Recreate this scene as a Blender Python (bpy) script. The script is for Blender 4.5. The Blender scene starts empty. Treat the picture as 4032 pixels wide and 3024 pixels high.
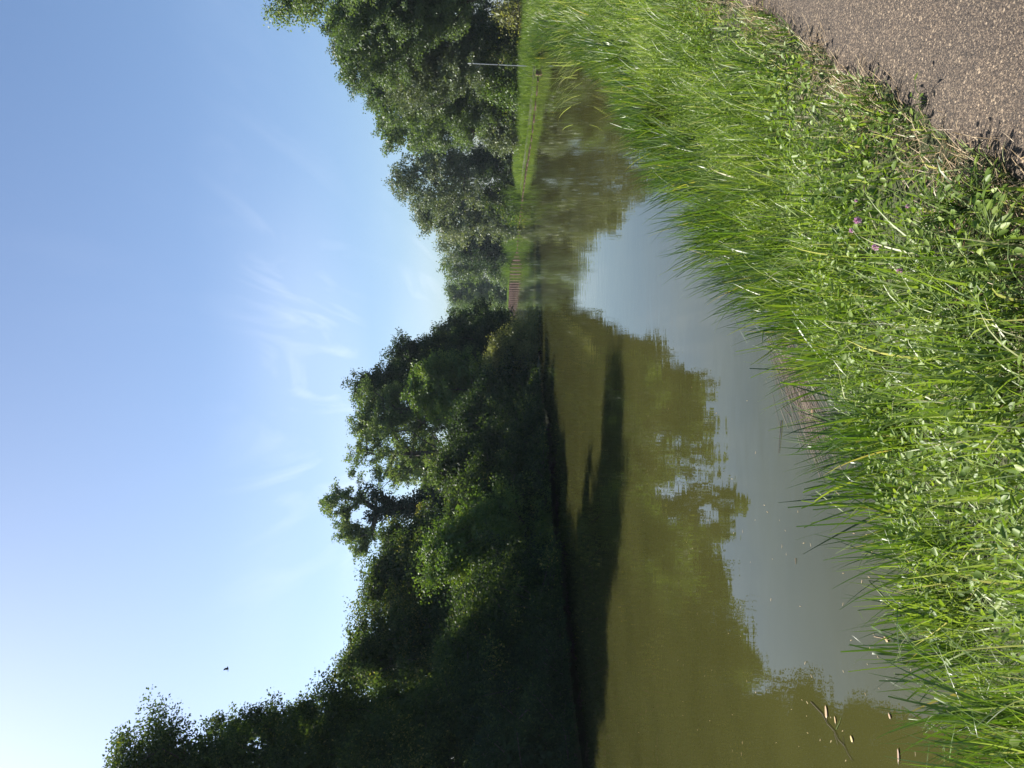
import bpy, math, random
import numpy as np
from mathutils import Vector, Matrix

# ------------------------------------------------------------------ camera
scene = bpy.context.scene
F = 3100.0                      # focal length in pixels of the 4032 wide photograph
CAM = np.array([0.0, 0.0, 2.2])
PITCH = math.radians(0.70)
FWD = np.array([0.0, math.cos(PITCH), -math.sin(PITCH)])
DOWN = np.array([0.0, -math.sin(PITCH), -math.cos(PITCH)])
RIGHT = np.array([1.0, 0.0, 0.0])
cam_data = bpy.data.cameras.new("camera")
cam_data.sensor_fit = 'HORIZONTAL'
cam_data.sensor_width = 36.0
cam_data.lens = 36.0 * F / 4032.0
cam_data.clip_start = 0.05
cam_data.clip_end = 5000.0
cam = bpy.data.objects.new("camera", cam_data)
scene.collection.objects.link(cam)
# the photograph was taken with the phone held upright and is shown on its side:
# world up points to the left of the picture
cam.matrix_world = Matrix(((DOWN[0], RIGHT[0], -FWD[0], CAM[0]),
                           (DOWN[1], RIGHT[1], -FWD[1], CAM[1]),
                           (DOWN[2], RIGHT[2], -FWD[2], CAM[2]),
                           (0, 0, 0, 1)))
scene.camera = cam

# ------------------------------------------------------------------ light
SUN_AZ = math.radians(-50)      # from straight ahead, negative = to the left
SUN_EL = math.radians(43)
SUN_DIR = Vector((math.sin(SUN_AZ) * math.cos(SUN_EL), math.cos(SUN_AZ) * math.cos(SUN_EL), math.sin(SUN_EL)))
world = bpy.data.worlds.new("World")
scene.world = world
world.use_nodes = True
nt = world.node_tree
nt.nodes.clear()


def N(tree, kind, **kw):
    n = tree.nodes.new(kind)
    for k, v in kw.items():
        if k == 'inp':
            for kk, vv in v.items():
                n.inputs[kk].default_value = vv
        else:
            setattr(n, k, v)
    return n


def ramp(tree, stops, interp='LINEAR'):
    r = tree.nodes.new('ShaderNodeValToRGB')
    el = r.color_ramp.elements
    r.color_ramp.interpolation = interp
    while len(el) < len(stops):
        el.new(0.5)
    for e, (p, c) in zip(el, stops):
        e.position = p
        e.color = (c[0], c[1], c[2], 1) if hasattr(c, '__len__') else (c, c, c, 1)
    return r


def math_node(tree, op, a=None, b=None, clamp=False):
    n = tree.nodes.new('ShaderNodeMath')
    n.operation = op
    n.use_clamp = clamp
    for i, v in enumerate((a, b)):
        if v is None:
            continue
        if isinstance(v, (int, float)):
            n.inputs[i].default_value = v
        else:
            tree.links.new(v, n.inputs[i])
    return n.outputs[0]


SKY_STRENGTH = 0.062
sky = N(nt, 'ShaderNodeTexSky', sky_type='NISHITA', sun_disc=False, sun_elevation=SUN_EL,
        sun_rotation=SUN_AZ, altitude=100.0, air_density=1.0, dust_density=1.9, ozone_density=4.0)
bg = N(nt, 'ShaderNodeBackground')
bg.inputs['Strength'].default_value = SKY_STRENGTH
wout = N(nt, 'ShaderNodeOutputWorld')
tc = N(nt, 'ShaderNodeTexCoord')
sep = N(nt, 'ShaderNodeSeparateXYZ')
nt.links.new(tc.outputs['Generated'], sep.inputs[0])
den = math_node(nt, 'ADD', math_node(nt, 'MAXIMUM', sep.outputs[2], 0.0), 0.10)
comb = N(nt, 'ShaderNodeCombineXYZ')
nt.links.new(math_node(nt, 'DIVIDE', sep.outputs[0], den), comb.inputs[0])
nt.links.new(math_node(nt, 'DIVIDE', sep.outputs[1], den), comb.inputs[1])
mp = N(nt, 'ShaderNodeMapping')
mp.inputs['Rotation'].default_value = (0, 0, math.radians(35))
mp.inputs['Scale'].default_value = (5.5, 0.75, 1.0)
mp.inputs['Location'].default_value = (9.1, 6.0, 0)
nt.links.new(comb.outputs[0], mp.inputs[0])
cn = N(nt, 'ShaderNodeTexNoise', inp={'Scale': 1.0, 'Detail': 7.0, 'Roughness': 0.52, 'Distortion': 1.1})
nt.links.new(mp.outputs[0], cn.inputs['Vector'])
cr = ramp(nt, [(0.52, 0.0), (0.80, 1.0)])
nt.links.new(cn.outputs[0], cr.inputs[0])
cn2 = N(nt, 'ShaderNodeTexNoise', inp={'Scale': 0.55, 'Detail': 1.0})
nt.links.new(comb.outputs[0], cn2.inputs['Vector'])
cr2 = ramp(nt, [(0.40, 0.0), (0.62, 1.0)])
nt.links.new(cn2.outputs[0], cr2.inputs[0])
elev = ramp(nt, [(0.06, 0.25), (0.15, 1.0), (0.24, 1.0), (0.36, 0.08)])
nt.links.new(sep.outputs[2], elev.inputs[0])
cf = math_node(nt, 'MULTIPLY', math_node(nt, 'MULTIPLY', cr.outputs[0], cr2.outputs[0]), elev.outputs[0])
azm = ramp(nt, [(0.08, 0.3), (0.28, 1.0), (0.60, 1.0), (0.82, 0.2)])
nt.links.new(math_node(nt, 'ADD', sep.outputs[0], 0.5), azm.inputs[0])
cf = math_node(nt, 'MULTIPLY', math_node(nt, 'MULTIPLY', cf, azm.outputs[0]), 0.30)
soft = ramp(nt, [(0.42, 0.0), (0.70, 0.16)])
nt.links.new(cn2.outputs[0], soft.inputs[0])
cf = math_node(nt, 'ADD', cf, math_node(nt, 'MULTIPLY', math_node(nt, 'MULTIPLY', soft.outputs[0], elev.outputs[0]), azm.outputs[0]))
mixc = N(nt, 'ShaderNodeMix', data_type='RGBA')
nt.links.new(cf, mixc.inputs['Factor'])
tint = N(nt, 'ShaderNodeMix', data_type='RGBA', blend_type='MULTIPLY')
tint.inputs['Factor'].default_value = 1.0
tint.inputs['B'].default_value = (0.925, 0.985, 1.02, 1)
nt.links.new(sky.outputs[0], tint.inputs['A'])
nt.links.new(tint.outputs['Result'], mixc.inputs['A'])
mixc.inputs['B'].default_value = (9.5, 9.8, 10.4, 1)
nt.links.new(mixc.outputs['Result'], bg.inputs['Color'])
nt.links.new(bg.outputs[0], wout.inputs[0])

sun_data = bpy.data.lights.new("sun", 'SUN')
sun_data.energy = 5.0
sun_data.angle = math.radians(0.5)
sun_data.color = (1.0, 0.95, 0.86)
sun = bpy.data.objects.new("sun", sun_data)
scene.collection.objects.link(sun)
sun.rotation_euler = SUN_DIR.to_track_quat('Z', 'Y').to_euler()
sun.location = (-30, 20, 40)

scene.view_settings.view_transform = 'Standard'
scene.view_settings.look = 'None'
scene.view_settings.exposure = 1.38
scene.view_settings.gamma = 1.0
scene.render.engine = 'CYCLES'
scene.cycles.max_bounces = 6
scene.cycles.diffuse_bounces = 3
scene.cycles.glossy_bounces = 3
scene.cycles.transmission_bounces = 4
scene.cycles.sample_clamp_indirect = 6.0

# ------------------------------------------------------------------ helpers
COL = scene.collection
rng = np.random.default_rng(11)
random.seed(5)


def ray(X, Y):
    """direction through pixel X, Y of the 4032 x 3024 photograph"""
    return FWD + DOWN * ((X - 2016.0) / F) + RIGHT * ((1512.0 - Y) / F)


def at_z(X, Y, z):
    d = ray(X, Y)
    return CAM + d * ((z - CAM[2]) / d[2])


def at_y(X, Y, y):
    d = ray(X, Y)
    return CAM + d * (y / d[1])


def tag(o, label=None, cat=None, group=None, kind=None):
    if label: o['label'] = label
    if cat: o['category'] = cat
    if group: o['group'] = group
    if kind: o['kind'] = kind
    return o


def empty(name, loc):
    o = bpy.data.objects.new(name, None)
    COL.objects.link(o)
    o.location = loc
    o.empty_display_size = 0.3
    return o


def mesh_np(name, V, polys, mat=None, parent=None, attrs=None, smooth=False, loc=None):
    """polys: (M,k) index array, or a list of such arrays"""
    if not isinstance(polys, list):
        polys = [polys]
    polys = [p for p in polys if len(p)]
    me = bpy.data.meshes.new(name)
    V = np.asarray(V, dtype=np.float32)
    me.vertices.add(len(V))
    me.vertices.foreach_set('co', V.ravel())
    idx = np.concatenate([p.ravel() for p in polys]).astype(np.int32)
    sizes = np.concatenate([np.full(len(p), p.shape[1]) for p in polys])
    starts = np.concatenate([[0], np.cumsum(sizes)[:-1]]).astype(np.int32)
    me.loops.add(len(idx))
    me.loops.foreach_set('vertex_index', idx)
    me.polygons.add(len(sizes))
    me.polygons.foreach_set('loop_start', starts)
    if smooth:
        me.polygons.foreach_set('use_smooth', np.ones(len(sizes), dtype=bool))
    me.update(calc_edges=True)
    if attrs:
        for k, (dom, a) in attrs.items():
            at = me.attributes.new(k, 'FLOAT', dom)
            at.data.foreach_set('value', np.asarray(a, dtype=np.float32))
    if mat is not None:
        me.materials.append(mat)
    o = bpy.data.objects.new(name, me)
    COL.objects.link(o)
    if parent is not None:
        o.parent = parent
    if loc is not None:
        o.location = loc
    return o


def catmull(P, step):
    P = np.asarray(P, dtype=float)
    Q = np.vstack([2 * P[0] - P[1], P, 2 * P[-1] - P[-2]])
    out = []
    for i in range(1, len(Q) - 2):
        p0, p1, p2, p3 = Q[i - 1], Q[i], Q[i + 1], Q[i + 2]
        n = max(2, int(np.linalg.norm(p2 - p1) / step))
        t = np.linspace(0, 1, n, endpoint=False)[:, None]
        out.append(0.5 * ((2 * p1) + (-p0 + p2) * t + (2 * p0 - 5 * p1 + 4 * p2 - p3) * t ** 2 +
                          (-p0 + 3 * p1 - 3 * p2 + p3) * t ** 3))
    out.append(P[-1:])
    return np.vstack(out)


def smooth_noise(x, seed, scale=1.0):
    """cheap 1-D value noise in -1..1"""
    r = np.random.default_rng(seed)
    tab = r.uniform(-1, 1, 4096)
    x = np.asarray(x) * scale + 1000.3
    i = np.floor(x).astype(int)
    f = x - i
    f = f * f * (3 - 2 * f)
    return tab[i % 4096] * (1 - f) + tab[(i + 1) % 4096] * f


def noise2(x, y, seed, scale=1.0):
    r = np.random.default_rng(seed)
    tab = r.uniform(-1, 1, (256, 256))
    x = np.asarray(x) * scale + 500.7
    y = np.asarray(y) * scale + 500.2
    i = np.floor(x).astype(int); j = np.floor(y).astype(int)
    fx = x - i; fy = y - j
    fx = fx * fx * (3 - 2 * fx); fy = fy * fy * (3 - 2 * fy)
    a = tab[i % 256, j % 256]; b = tab[(i + 1) % 256, j % 256]
    c = tab[i % 256, (j + 1) % 256]; d = tab[(i + 1) % 256, (j + 1) % 256]
    return (a * (1 - fx) + b * fx) * (1 - fy) + (c * (1 - fx) + d * fx) * fy


# ------------------------------------------------------------------ materials
def new_mat(name):
    m = bpy.data.materials.new(name)
    m.use_nodes = True
    m.node_tree.nodes.clear()
    return m, m.node_tree


def leaf_material(name, stops, transl=0.45, gloss=0.03, rough=0.5, tcol=(1.25, 1.2, 0.5)):
    """thin leaf: diffuse both sides, light coming through, a weak waxy gloss; colour differs leaf by leaf"""
    m, t = new_mat(name)
    a = N(t, 'ShaderNodeAttribute', attribute_name='t')
    r = ramp(t, stops)
    t.links.new(a.outputs['Fac'], r.inputs[0])
    d = N(t, 'ShaderNodeBsdfDiffuse')
    t.links.new(r.outputs[0], d.inputs[0])
    tr = N(t, 'ShaderNodeBsdfTranslucent')
    mul = N(t, 'ShaderNodeMix', data_type='RGBA', blend_type='MULTIPLY')
    mul.inputs['Factor'].default_value = 1.0
    t.links.new(r.outputs[0], mul.inputs['A'])
    mul.inputs['B'].default_value = (*tcol, 1)
    t.links.new(mul.outputs['Result'], tr.inputs[0])
    mx = N(t, 'ShaderNodeMixShader')
    mx.inputs[0].default_value = transl
    t.links.new(d.outputs[0], mx.inputs[1])
    t.links.new(tr.outputs[0], mx.inputs[2])
    g = N(t, 'ShaderNodeBsdfGlossy')
    g.inputs['Roughness'].default_value = rough
    g.inputs['Color'].default_value = (1, 1, 1, 1)
    mx2 = N(t, 'ShaderNodeMixShader')
    mx2.inputs[0].default_value = gloss
    t.links.new(mx.outputs[0], mx2.inputs[1])
    t.links.new(g.outputs[0], mx2.inputs[2])
    o = N(t, 'ShaderNodeOutputMaterial')
    t.links.new(mx2.outputs[0], o.inputs[0])
    return m


def bump_of(t, height, strength, distance):
    b = N(t, 'ShaderNodeBump')
    b.inputs['Strength'].default_value = strength
    b.inputs['Distance'].default_value = distance
    t.links.new(height, b.inputs['Height'])
    return b.outputs[0]


def solid(name, stops, scale=8.0, spec=0.3, rough=0.8, bump=0.0, detail=5.0, stretch=(1, 1, 1), metallic=0.0):
    m, t = new_mat(name)
    co = N(t, 'ShaderNodeTexCoord')
    mp = N(t, 'ShaderNodeMapping')
    mp.inputs['Scale'].default_value = stretch
    t.links.new(co.outputs['Object'], mp.inputs[0])
    n = N(t, 'ShaderNodeTexNoise', inp={'Scale': scale, 'Detail': detail, 'Roughness': 0.6})
    t.links.new(mp.outputs[0], n.inputs['Vector'])
    r = ramp(t, stops)
    t.links.new(n.outputs[0], r.inputs[0])
    p = N(t, 'ShaderNodeBsdfPrincipled')
    p.inputs['Roughness'].default_value = rough
    p.inputs['Metallic'].default_value = metallic
    p.inputs['Specular IOR Level'].default_value = spec
    t.links.new(r.outputs[0], p.inputs['Base Color'])
    if bump:
        t.links.new(bump_of(t, n.outputs[0], 1.0, bump), p.inputs['Normal'])
    o = N(t, 'ShaderNodeOutputMaterial')
    t.links.new(p.outputs[0], o.inputs[0])
    return m


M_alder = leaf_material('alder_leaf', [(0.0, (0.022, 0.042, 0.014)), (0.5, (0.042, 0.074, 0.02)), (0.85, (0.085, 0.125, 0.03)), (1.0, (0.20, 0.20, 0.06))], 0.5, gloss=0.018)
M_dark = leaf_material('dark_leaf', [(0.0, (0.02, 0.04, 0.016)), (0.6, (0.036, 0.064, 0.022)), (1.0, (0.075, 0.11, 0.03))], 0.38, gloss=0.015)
M_locust = leaf_material('locust_leaf', [(0.0, (0.055, 0.095, 0.034)), (0.6, (0.098, 0.155, 0.052)), (1.0, (0.17, 0.225, 0.08))], 0.45)
M_maple = leaf_material('maple_leaf', [(0.0, (0.045, 0.09, 0.018)), (0.6, (0.075, 0.14, 0.022)), (1.0, (0.13, 0.19, 0.03))], 0.45)
M_silver = leaf_material('silver_leaf', [(0.0, (0.06, 0.09, 0.048)), (0.6, (0.105, 0.142, 0.072)), (1.0, (0.19, 0.22, 0.125))], 0.35, gloss=0.035)
M_willow = leaf_material('willow_leaf', [(0.0, (0.10, 0.13, 0.035)), (0.6, (0.19, 0.21, 0.07)), (1.0, (0.32, 0.32, 0.13))], 0.5)
M_ivy = leaf_material('ivy_leaf', [(0.0, (0.010, 0.022, 0.010)), (1.0, (0.022, 0.042, 0.016))], 0.12, gloss=0.03)
M_grass = leaf_material('grass_blade', [(0.0, (0.045, 0.09, 0.013)), (0.4, (0.12, 0.19, 0.03)), (0.7, (0.215, 0.285, 0.06)), (0.92, (0.30, 0.36, 0.15)), (1.0, (0.46, 0.42, 0.26))], 0.45, gloss=0.03, rough=0.45, tcol=(1.15, 1.2, 0.5))
M_reed = leaf_material('reed_blade', [(0.0, (0.026, 0.062, 0.011)), (0.45, (0.084, 0.148, 0.022)), (0.85, (0.18, 0.245, 0.045)), (0.95, (0.25, 0.28, 0.08)), (1.0, (0.42, 0.34, 0.16))], 0.42, gloss=0.04, rough=0.4, tcol=(1.2, 1.25, 0.4))
M_weed = leaf_material('weed_leaf', [(0.0, (0.07, 0.13, 0.018)), (0.6, (0.145, 0.22, 0.03)), (1.0, (0.27, 0.34, 0.075))], 0.42, gloss=0.025, tcol=(1.15, 1.2, 0.45))
M_straw = leaf_material('straw', [(0.0, (0.16, 0.10, 0.05)), (0.6, (0.38, 0.27, 0.14)), (1.0, (0.6, 0.47, 0.28))], 0.25, gloss=0.05, tcol=(1, 1, 0.9))
M_thatch = leaf_material('drowned_straw', [(0.0, (0.05, 0.036, 0.026)), (0.7, (0.12, 0.088, 0.066)), (1.0, (0.24, 0.19, 0.14))], 0.1, gloss=0.04, tcol=(1, 1, 0.9))
M_bark = solid('bark', [(0.3, (0.035, 0.03, 0.024)), (0.7, (0.11, 0.095, 0.075))], 6, 0.2, 0.9, 0.02, stretch=(3, 3, 0.5))
M_bark_pale = solid('pale_bark', [(0.3, (0.12, 0.11, 0.09)), (0.7, (0.26, 0.24, 0.20))], 6, 0.2, 0.9, 0.02, stretch=(3, 3, 0.5))


# ------------------------------------------------------------------ banks
RB = catmull([(-40, -42), (-20, -18), (-8, -3.9), (-3.3, 1.2), (-1.6, 3.45), (-.94, 4.03), (-.38, 4.62), (.14, 5.17), (.95, 6.45), (1.65, 7.7), (3.8, 11.2),
              (7, 17), (10.2, 24), (14.5, 33), (17.8, 41), (19.4, 47.5), (19.2, 55), (19.5, 63), (21, 83), (21.3, 110),
              (18.8, 139), (15.7, 178), (8, 230), (-20, 300), (-90, 380)], 0.2)
LB = catmull([(-60, -24), (-42, -10), (-24, 5), (-14.5, 14.5), (-11.2, 19.5), (-9.2, 25.5), (-6.2, 32.5), (-2.8, 40.5), (0.2, 48.5), (3.6, 62), (6.3, 83), (7.6, 120),
              (3, 180), (-7, 225), (-34, 280), (-100, 350)], 0.4)
# arc length and outward normal of the right bank (to the right of travel)
d_ = np.diff(RB, axis=0)
RB_S = np.concatenate([[0], np.cumsum(np.linalg.norm(d_, axis=1))])
tan_ = np.gradient(RB, axis=0)
tan_ /= np.linalg.norm(tan_, axis=1)[:, None]
for _ in range(6):
    tan_[1:-1] = (tan_[:-2] + tan_[1:-1] * 2 + tan_[2:]) / 4
tan_ /= np.linalg.norm(tan_, axis=1)[:, None]
RB_N = np.stack([tan_[:, 1], -tan_[:, 0]], axis=1)


def rb_at(s, d):
    x = np.interp(s, RB_S, RB[:, 0]); y = np.interp(s, RB_S, RB[:, 1])
    nx = np.interp(s, RB_S, RB_N[:, 0]); ny = np.interp(s, RB_S, RB_N[:, 1])
    return x + nx * d, y + ny * d


def rb_s_of_y(y):
    return float(np.interp(y, RB[:, 1], RB_S))


def dist_poly(px, py, P, chunk=4000):
    A = P[:-1]; B = P[1:]; AB = B - A
    L2 = (AB ** 2).sum(1)
    out = np.empty(len(px))
    for i in range(0, len(px), chunk):
        q = np.stack([px[i:i + chunk], py[i:i + chunk]], 1)
        ap = q[:, None, :] - A[None]
        tt = np.clip((ap * AB[None]).sum(2) / L2[None], 0, 1)
        dd = ap - tt[..., None] * AB[None]
        out[i:i + chunk] = np.sqrt((dd ** 2).sum(2).min(1))
    return out


def inside_poly(px, py, P):
    c = np.zeros(len(px), bool)
    x1, y1 = P[:, 0], P[:, 1]
    x2, y2 = np.roll(x1, -1), np.roll(y1, -1)
    for a, b, c_, d in zip(x1, y1, x2, y2):
        if b == d:
            continue
        cond = ((b > py) != (d > py)) & (px < (c_ - a) * (py - b) / (d - b) + a)
        c ^= cond
    return c


PROF_R = ([-3, -1.2, -0.3, 0, 0.25, 0.7, 1.2, 1.7, 1.95, 6, 40, 300], [-1.2, -0.9, -0.25, -0.02, 0.10, 0.26, 0.42, 0.56, 0.60, 0.60, 0.9, 1.2])
PROF_P = ([-3, -0.5, 0.0, 0.35, 1.0, 2.5, 6, 40, 300], [-1.2, -1.0, -0.7, 0.78, 0.86, 0.88, 0.88, 0.95, 1.2])
PROF_L = ([-3, -1.0, 0, 0.3, 1.2, 3, 10, 40, 300], [-1.2, -0.7, -0.05, 0.2, 0.6, 0.9, 1.0, 1.0, 1.2])


def zr(d, y):
    w = np.clip((np.asarray(y) - 124.0) / 6.0, 0, 1)
    return np.interp(d, *PROF_R) * (1 - w) + np.interp(d, *PROF_P) * w


RBc = RB[::3]
LBc = LB[::2]
CH = np.vstack([RBc, LBc[::-1]])


def ground_z(px, py):
    px = np.asarray(px, float); py = np.asarray(py, float)
    ins = inside_poly(px, py, CH)
    dr = dist_poly(px, py, RBc); dl = dist_poly(px, py, LBc)
    dr = np.where(ins, -dr, dr); dl = np.where(ins, -dl, dl)
    right = dr < dl
    z = np.where(ins, np.minimum(zr(dr, py), np.interp(dl, *PROF_L)),
                 np.where(right, zr(dr, py), np.interp(dl, *PROF_L)))
    return z


# ground sheet: fine near the water, coarse towards the horizon
def axis_pts(lo, hi, fine, far):
    core = np.arange(lo, hi + 1e-6, fine)
    g = [0.4]
    while sum(g) < far:
        g.append(g[-1] * 1.22)
    c = np.cumsum(g)
    return np.concatenate([lo - c[::-1], core, hi + c])


gx = axis_pts(-16, 26, 0.22, 1500)
gy = np.concatenate([axis_pts(-4, 62, 0.28, 1500)])
yy = gy[gy > 62]
gy = np.concatenate([gy[gy <= 62], np.arange(63, 240, 1.5), yy[yy > 240]])
GX, GY = np.meshgrid(gx, gy, indexing='ij')
far_mask = (np.abs(GX - 5) > 160) | (GY > 400) | (GY < -60)
GZ = np.full(GX.shape, 1.2)
sel = ~far_mask
GZ[sel] = ground_z(GX[sel], GY[sel])
nx_, ny_ = GX.shape
ii = np.arange(nx_ * ny_).reshape(nx_, ny_)
quads = np.stack([ii[:-1, :-1], ii[1:, :-1], ii[1:, 1:], ii[:-1, 1:]], -1).reshape(-1, 4)

m, t = new_mat('soil_and_turf')
co = N(t, 'ShaderNodeTexCoord')
n1 = N(t, 'ShaderNodeTexNoise', inp={'Scale': 2.2, 'Detail': 8.0, 'Roughness': 0.7})
t.links.new(co.outputs['Object'], n1.inputs['Vector'])
n2 = N(t, 'ShaderNodeTexNoise', inp={'Scale': 40.0, 'Detail': 4.0, 'Roughness': 0.7})
t.links.new(co.outputs['Object'], n2.inputs['Vector'])
r1 = ramp(t, [(0.3, (0.035, 0.028, 0.016)), (0.5, (0.045, 0.055, 0.016)), (0.7, (0.07, 0.10, 0.025))])
t.links.new(math_node(t, 'ADD', math_node(t, 'MULTIPLY', n1.outputs[0], 0.6), math_node(t, 'MULTIPLY', n2.outputs[0], 0.4)), r1.inputs[0])
p = N(t, 'ShaderNodeBsdfPrincipled')
p.inputs['Roughness'].default_value = 0.95
t.links.new(r1.outputs[0], p.inputs['Base Color'])
t.links.new(bump_of(t, n2.outputs[0], 1.0, 0.03), p.inputs['Normal'])
o_ = N(t, 'ShaderNodeOutputMaterial')
t.links.new(p.outputs[0], o_.inputs[0])
ground = mesh_np('ground', np.stack([GX, GY, GZ], -1).reshape(-1, 3), quads, m, smooth=True)
tag(ground, kind='structure')

# water: turbid olive canal, a smooth surface with slight ripples
m, t = new_mat('canal_water')
co = N(t, 'ShaderNodeTexCoord')
mp_ = N(t, 'ShaderNodeMapping')
mp_.inputs['Rotation'].default_value = (0, 0, math.radians(20))
mp_.inputs['Scale'].default_value = (0.7, 1.5, 1)
t.links.new(co.outputs['Object'], mp_.inputs[0])
w1 = N(t, 'ShaderNodeTexNoise', inp={'Scale': 2.0, 'Detail': 2.0, 'Roughness': 0.5, 'Distortion': 0.3})
t.links.new(mp_.outputs[0], w1.inputs['Vector'])
w2 = N(t, 'ShaderNodeTexNoise', inp={'Scale': 0.25, 'Detail': 2.0})
t.links.new(co.outputs['Object'], w2.inputs['Vector'])
calm = ramp(t, [(0.35, 0.25), (0.65, 1.0)])
t.links.new(w2.outputs[0], calm.inputs[0])
hgt = math_node(t, 'MULTIPLY', w1.outputs[0], calm.outputs[0])
w3 = N(t, 'ShaderNodeTexNoise', inp={'Scale': 0.6, 'Detail': 3.0})
t.links.new(co.outputs['Object'], w3.inputs['Vector'])
wc = ramp(t, [(0.3, (0.033, 0.0335, 0.0095)), (0.7, (0.043, 0.043, 0.0125))])
t.links.new(w3.outputs[0], wc.inputs[0])
p = N(t, 'ShaderNodeBsdfPrincipled')
p.inputs['Roughness'].default_value = 0.015
p.inputs['IOR'].default_value = 1.333
t.links.new(wc.outputs[0], p.inputs['Base Color'])
t.links.new(bump_of(t, hgt, 1.0, 0.0035), p.inputs['Normal'])
o_ = N(t, 'ShaderNodeOutputMaterial')
t.links.new(p.outputs[0], o_.inputs[0])
wx = np.array([-300, -60, -20, 0, 20, 60, 300.]); wy = np.array([-120, -20, 0, 20, 50, 100, 200, 500.])
WX, WY = np.meshgrid(wx, wy, indexing='ij')
ii = np.arange(WX.size).reshape(WX.shape)
water = mesh_np('water', np.stack([WX, WY, WX * 0], -1).reshape(-1, 3),
                np.stack([ii[:-1, :-1], ii[1:, :-1], ii[1:, 1:], ii[:-1, 1:]], -1).reshape(-1, 4), m)
tag(water, kind='structure')

# path: weathered asphalt with exposed aggregate
m, t = new_mat('aggregate_asphalt')
co = N(t, 'ShaderNodeTexCoord')
v1 = N(t, 'ShaderNodeTexVoronoi', inp={'Scale': 84.0, 'Randomness': 1.0})
v2 = N(t, 'ShaderNodeTexVoronoi', inp={'Scale': 260.0, 'Randomness': 1.0})
n1 = N(t, 'ShaderNodeTexNoise', inp={'Scale': 1.6, 'Detail': 6.0, 'Roughness': 0.65})
for q in (v1, v2, n1):
    t.links.new(co.outputs['Object'], q.inputs['Vector'])
s1 = N(t, 'ShaderNodeSeparateColor'); s2 = N(t, 'ShaderNodeSeparateColor')
t.links.new(v1.outputs['Color'], s1.inputs[0]); t.links.new(v2.outputs['Color'], s2.inputs[0])
ra = ramp(t, [(0.0, (0.0157, 0.0119, 0.0085)), (0.35, (0.0366, 0.0261, 0.0179)), (0.65, (0.0654, 0.0475, 0.0322)), (0.86, (0.1201, 0.0903, 0.0640)), (0.96, (0.2404, 0.1900, 0.1319))])
rb_ = ramp(t, [(0.0, (0.0130, 0.0095, 0.0070)), (0.4, (0.0340, 0.0238, 0.0167)), (0.75, (0.0627, 0.0451, 0.0310)), (0.95, (0.1882, 0.1472, 0.1009))])
t.links.new(s1.outputs[0], ra.inputs[0]); t.links.new(s2.outputs[1], rb_.inputs[0])
ed = ramp(t, [(0.30, 0.0), (0.48, 1.0)])
dd = math_node(t, 'MULTIPLY', v1.outputs['Distance'], 1.0)
t.links.new(dd, ed.inputs[0])
mxp = N(t, 'ShaderNodeMix', data_type='RGBA')
t.links.new(ed.outputs[0], mxp.inputs['Factor'])
t.links.new(ra.outputs[0], mxp.inputs['A']); t.links.new(rb_.outputs[0], mxp.inputs['B'])
pt = ramp(t, [(0.3, (0.90, 0.88, 0.88)), (0.7, (1.32, 1.26, 1.20))])
t.links.new(n1.outputs[0], pt.inputs[0])
mm = N(t, 'ShaderNodeMix', data_type='RGBA', blend_type='MULTIPLY')
mm.inputs['Factor'].default_value = 1.0
t.links.new(mxp.outputs['Result'], mm.inputs['A']); t.links.new(pt.outputs[0], mm.inputs['B'])
p = N(t, 'ShaderNodeBsdfPrincipled')
p.inputs['Roughness'].default_value = 0.8
t.links.new(mm.outputs['Result'], p.inputs['Base Color'])
hh = math_node(t, 'ADD', math_node(t, 'MULTIPLY', math_node(t, 'SUBTRACT', 0.6, v1.outputs['Distance']), s1.outputs[1]), math_node(t, 'MULTIPLY', v2.outputs['Distance'], -0.4))
t.links.new(bump_of(t, hh, 1.0, 0.009), p.inputs['Normal'])
o_ = N(t, 'ShaderNodeOutputMaterial')
t.links.new(p.outputs[0], o_.inputs[0])
s_near = np.arange(rb_s_of_y(-6), rb_s_of_y(22), 0.04)
s_far = np.arange(s_near[-1] + 0.3, rb_s_of_y(230), 0.6)
ss = np.concatenate([s_near, s_far])
EP = np.array([(0.61, 2.41), (.85, 2.79), (1.09, 3.14), (1.52, 3.8), (2.63, 5.4)])
ed_ = dist_poly(EP[:, 0], EP[:, 1], RB)
es_ = np.array([RB_S[np.argmin(((RB - q) ** 2).sum(1))] for q in EP])
e0 = np.interp(ss, np.append(es_, es_[-1] + 14), np.append(ed_, 2.4)) + 0.04 * smooth_noise(ss, 3, 1.1) + 0.035 * smooth_noise(ss, 4, 4.0) + 0.018 * smooth_noise(ss, 5, 14)
cols = []
for k, f in enumerate([0.0, 0.012, 0.3, 0.65, 1.0]):
    d = e0 + f * (5.1 - e0)
    x, y = rb_at(ss, d)
    z = zr(d, y) + 0.012 + 0.02 * math.sin(math.pi * f)
    if k == 0:
        z -= 0.04
    cols.append(np.stack([x, y, z], 1))
V = np.stack(cols, 1)
ii = np.arange(V.shape[0] * 5).reshape(-1, 5)
path = mesh_np('path', V.reshape(-1, 3), np.stack([ii[:-1, :-1], ii[:-1, 1:], ii[1:, 1:], ii[1:, :-1]], -1).reshape(-1, 4), m, smooth=True)
tag(path, kind='structure')


# ------------------------------------------------------------------ trees
def unit(a):
    return a / np.maximum(np.linalg.norm(a, axis=-1, keepdims=True), 1e-9)


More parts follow.
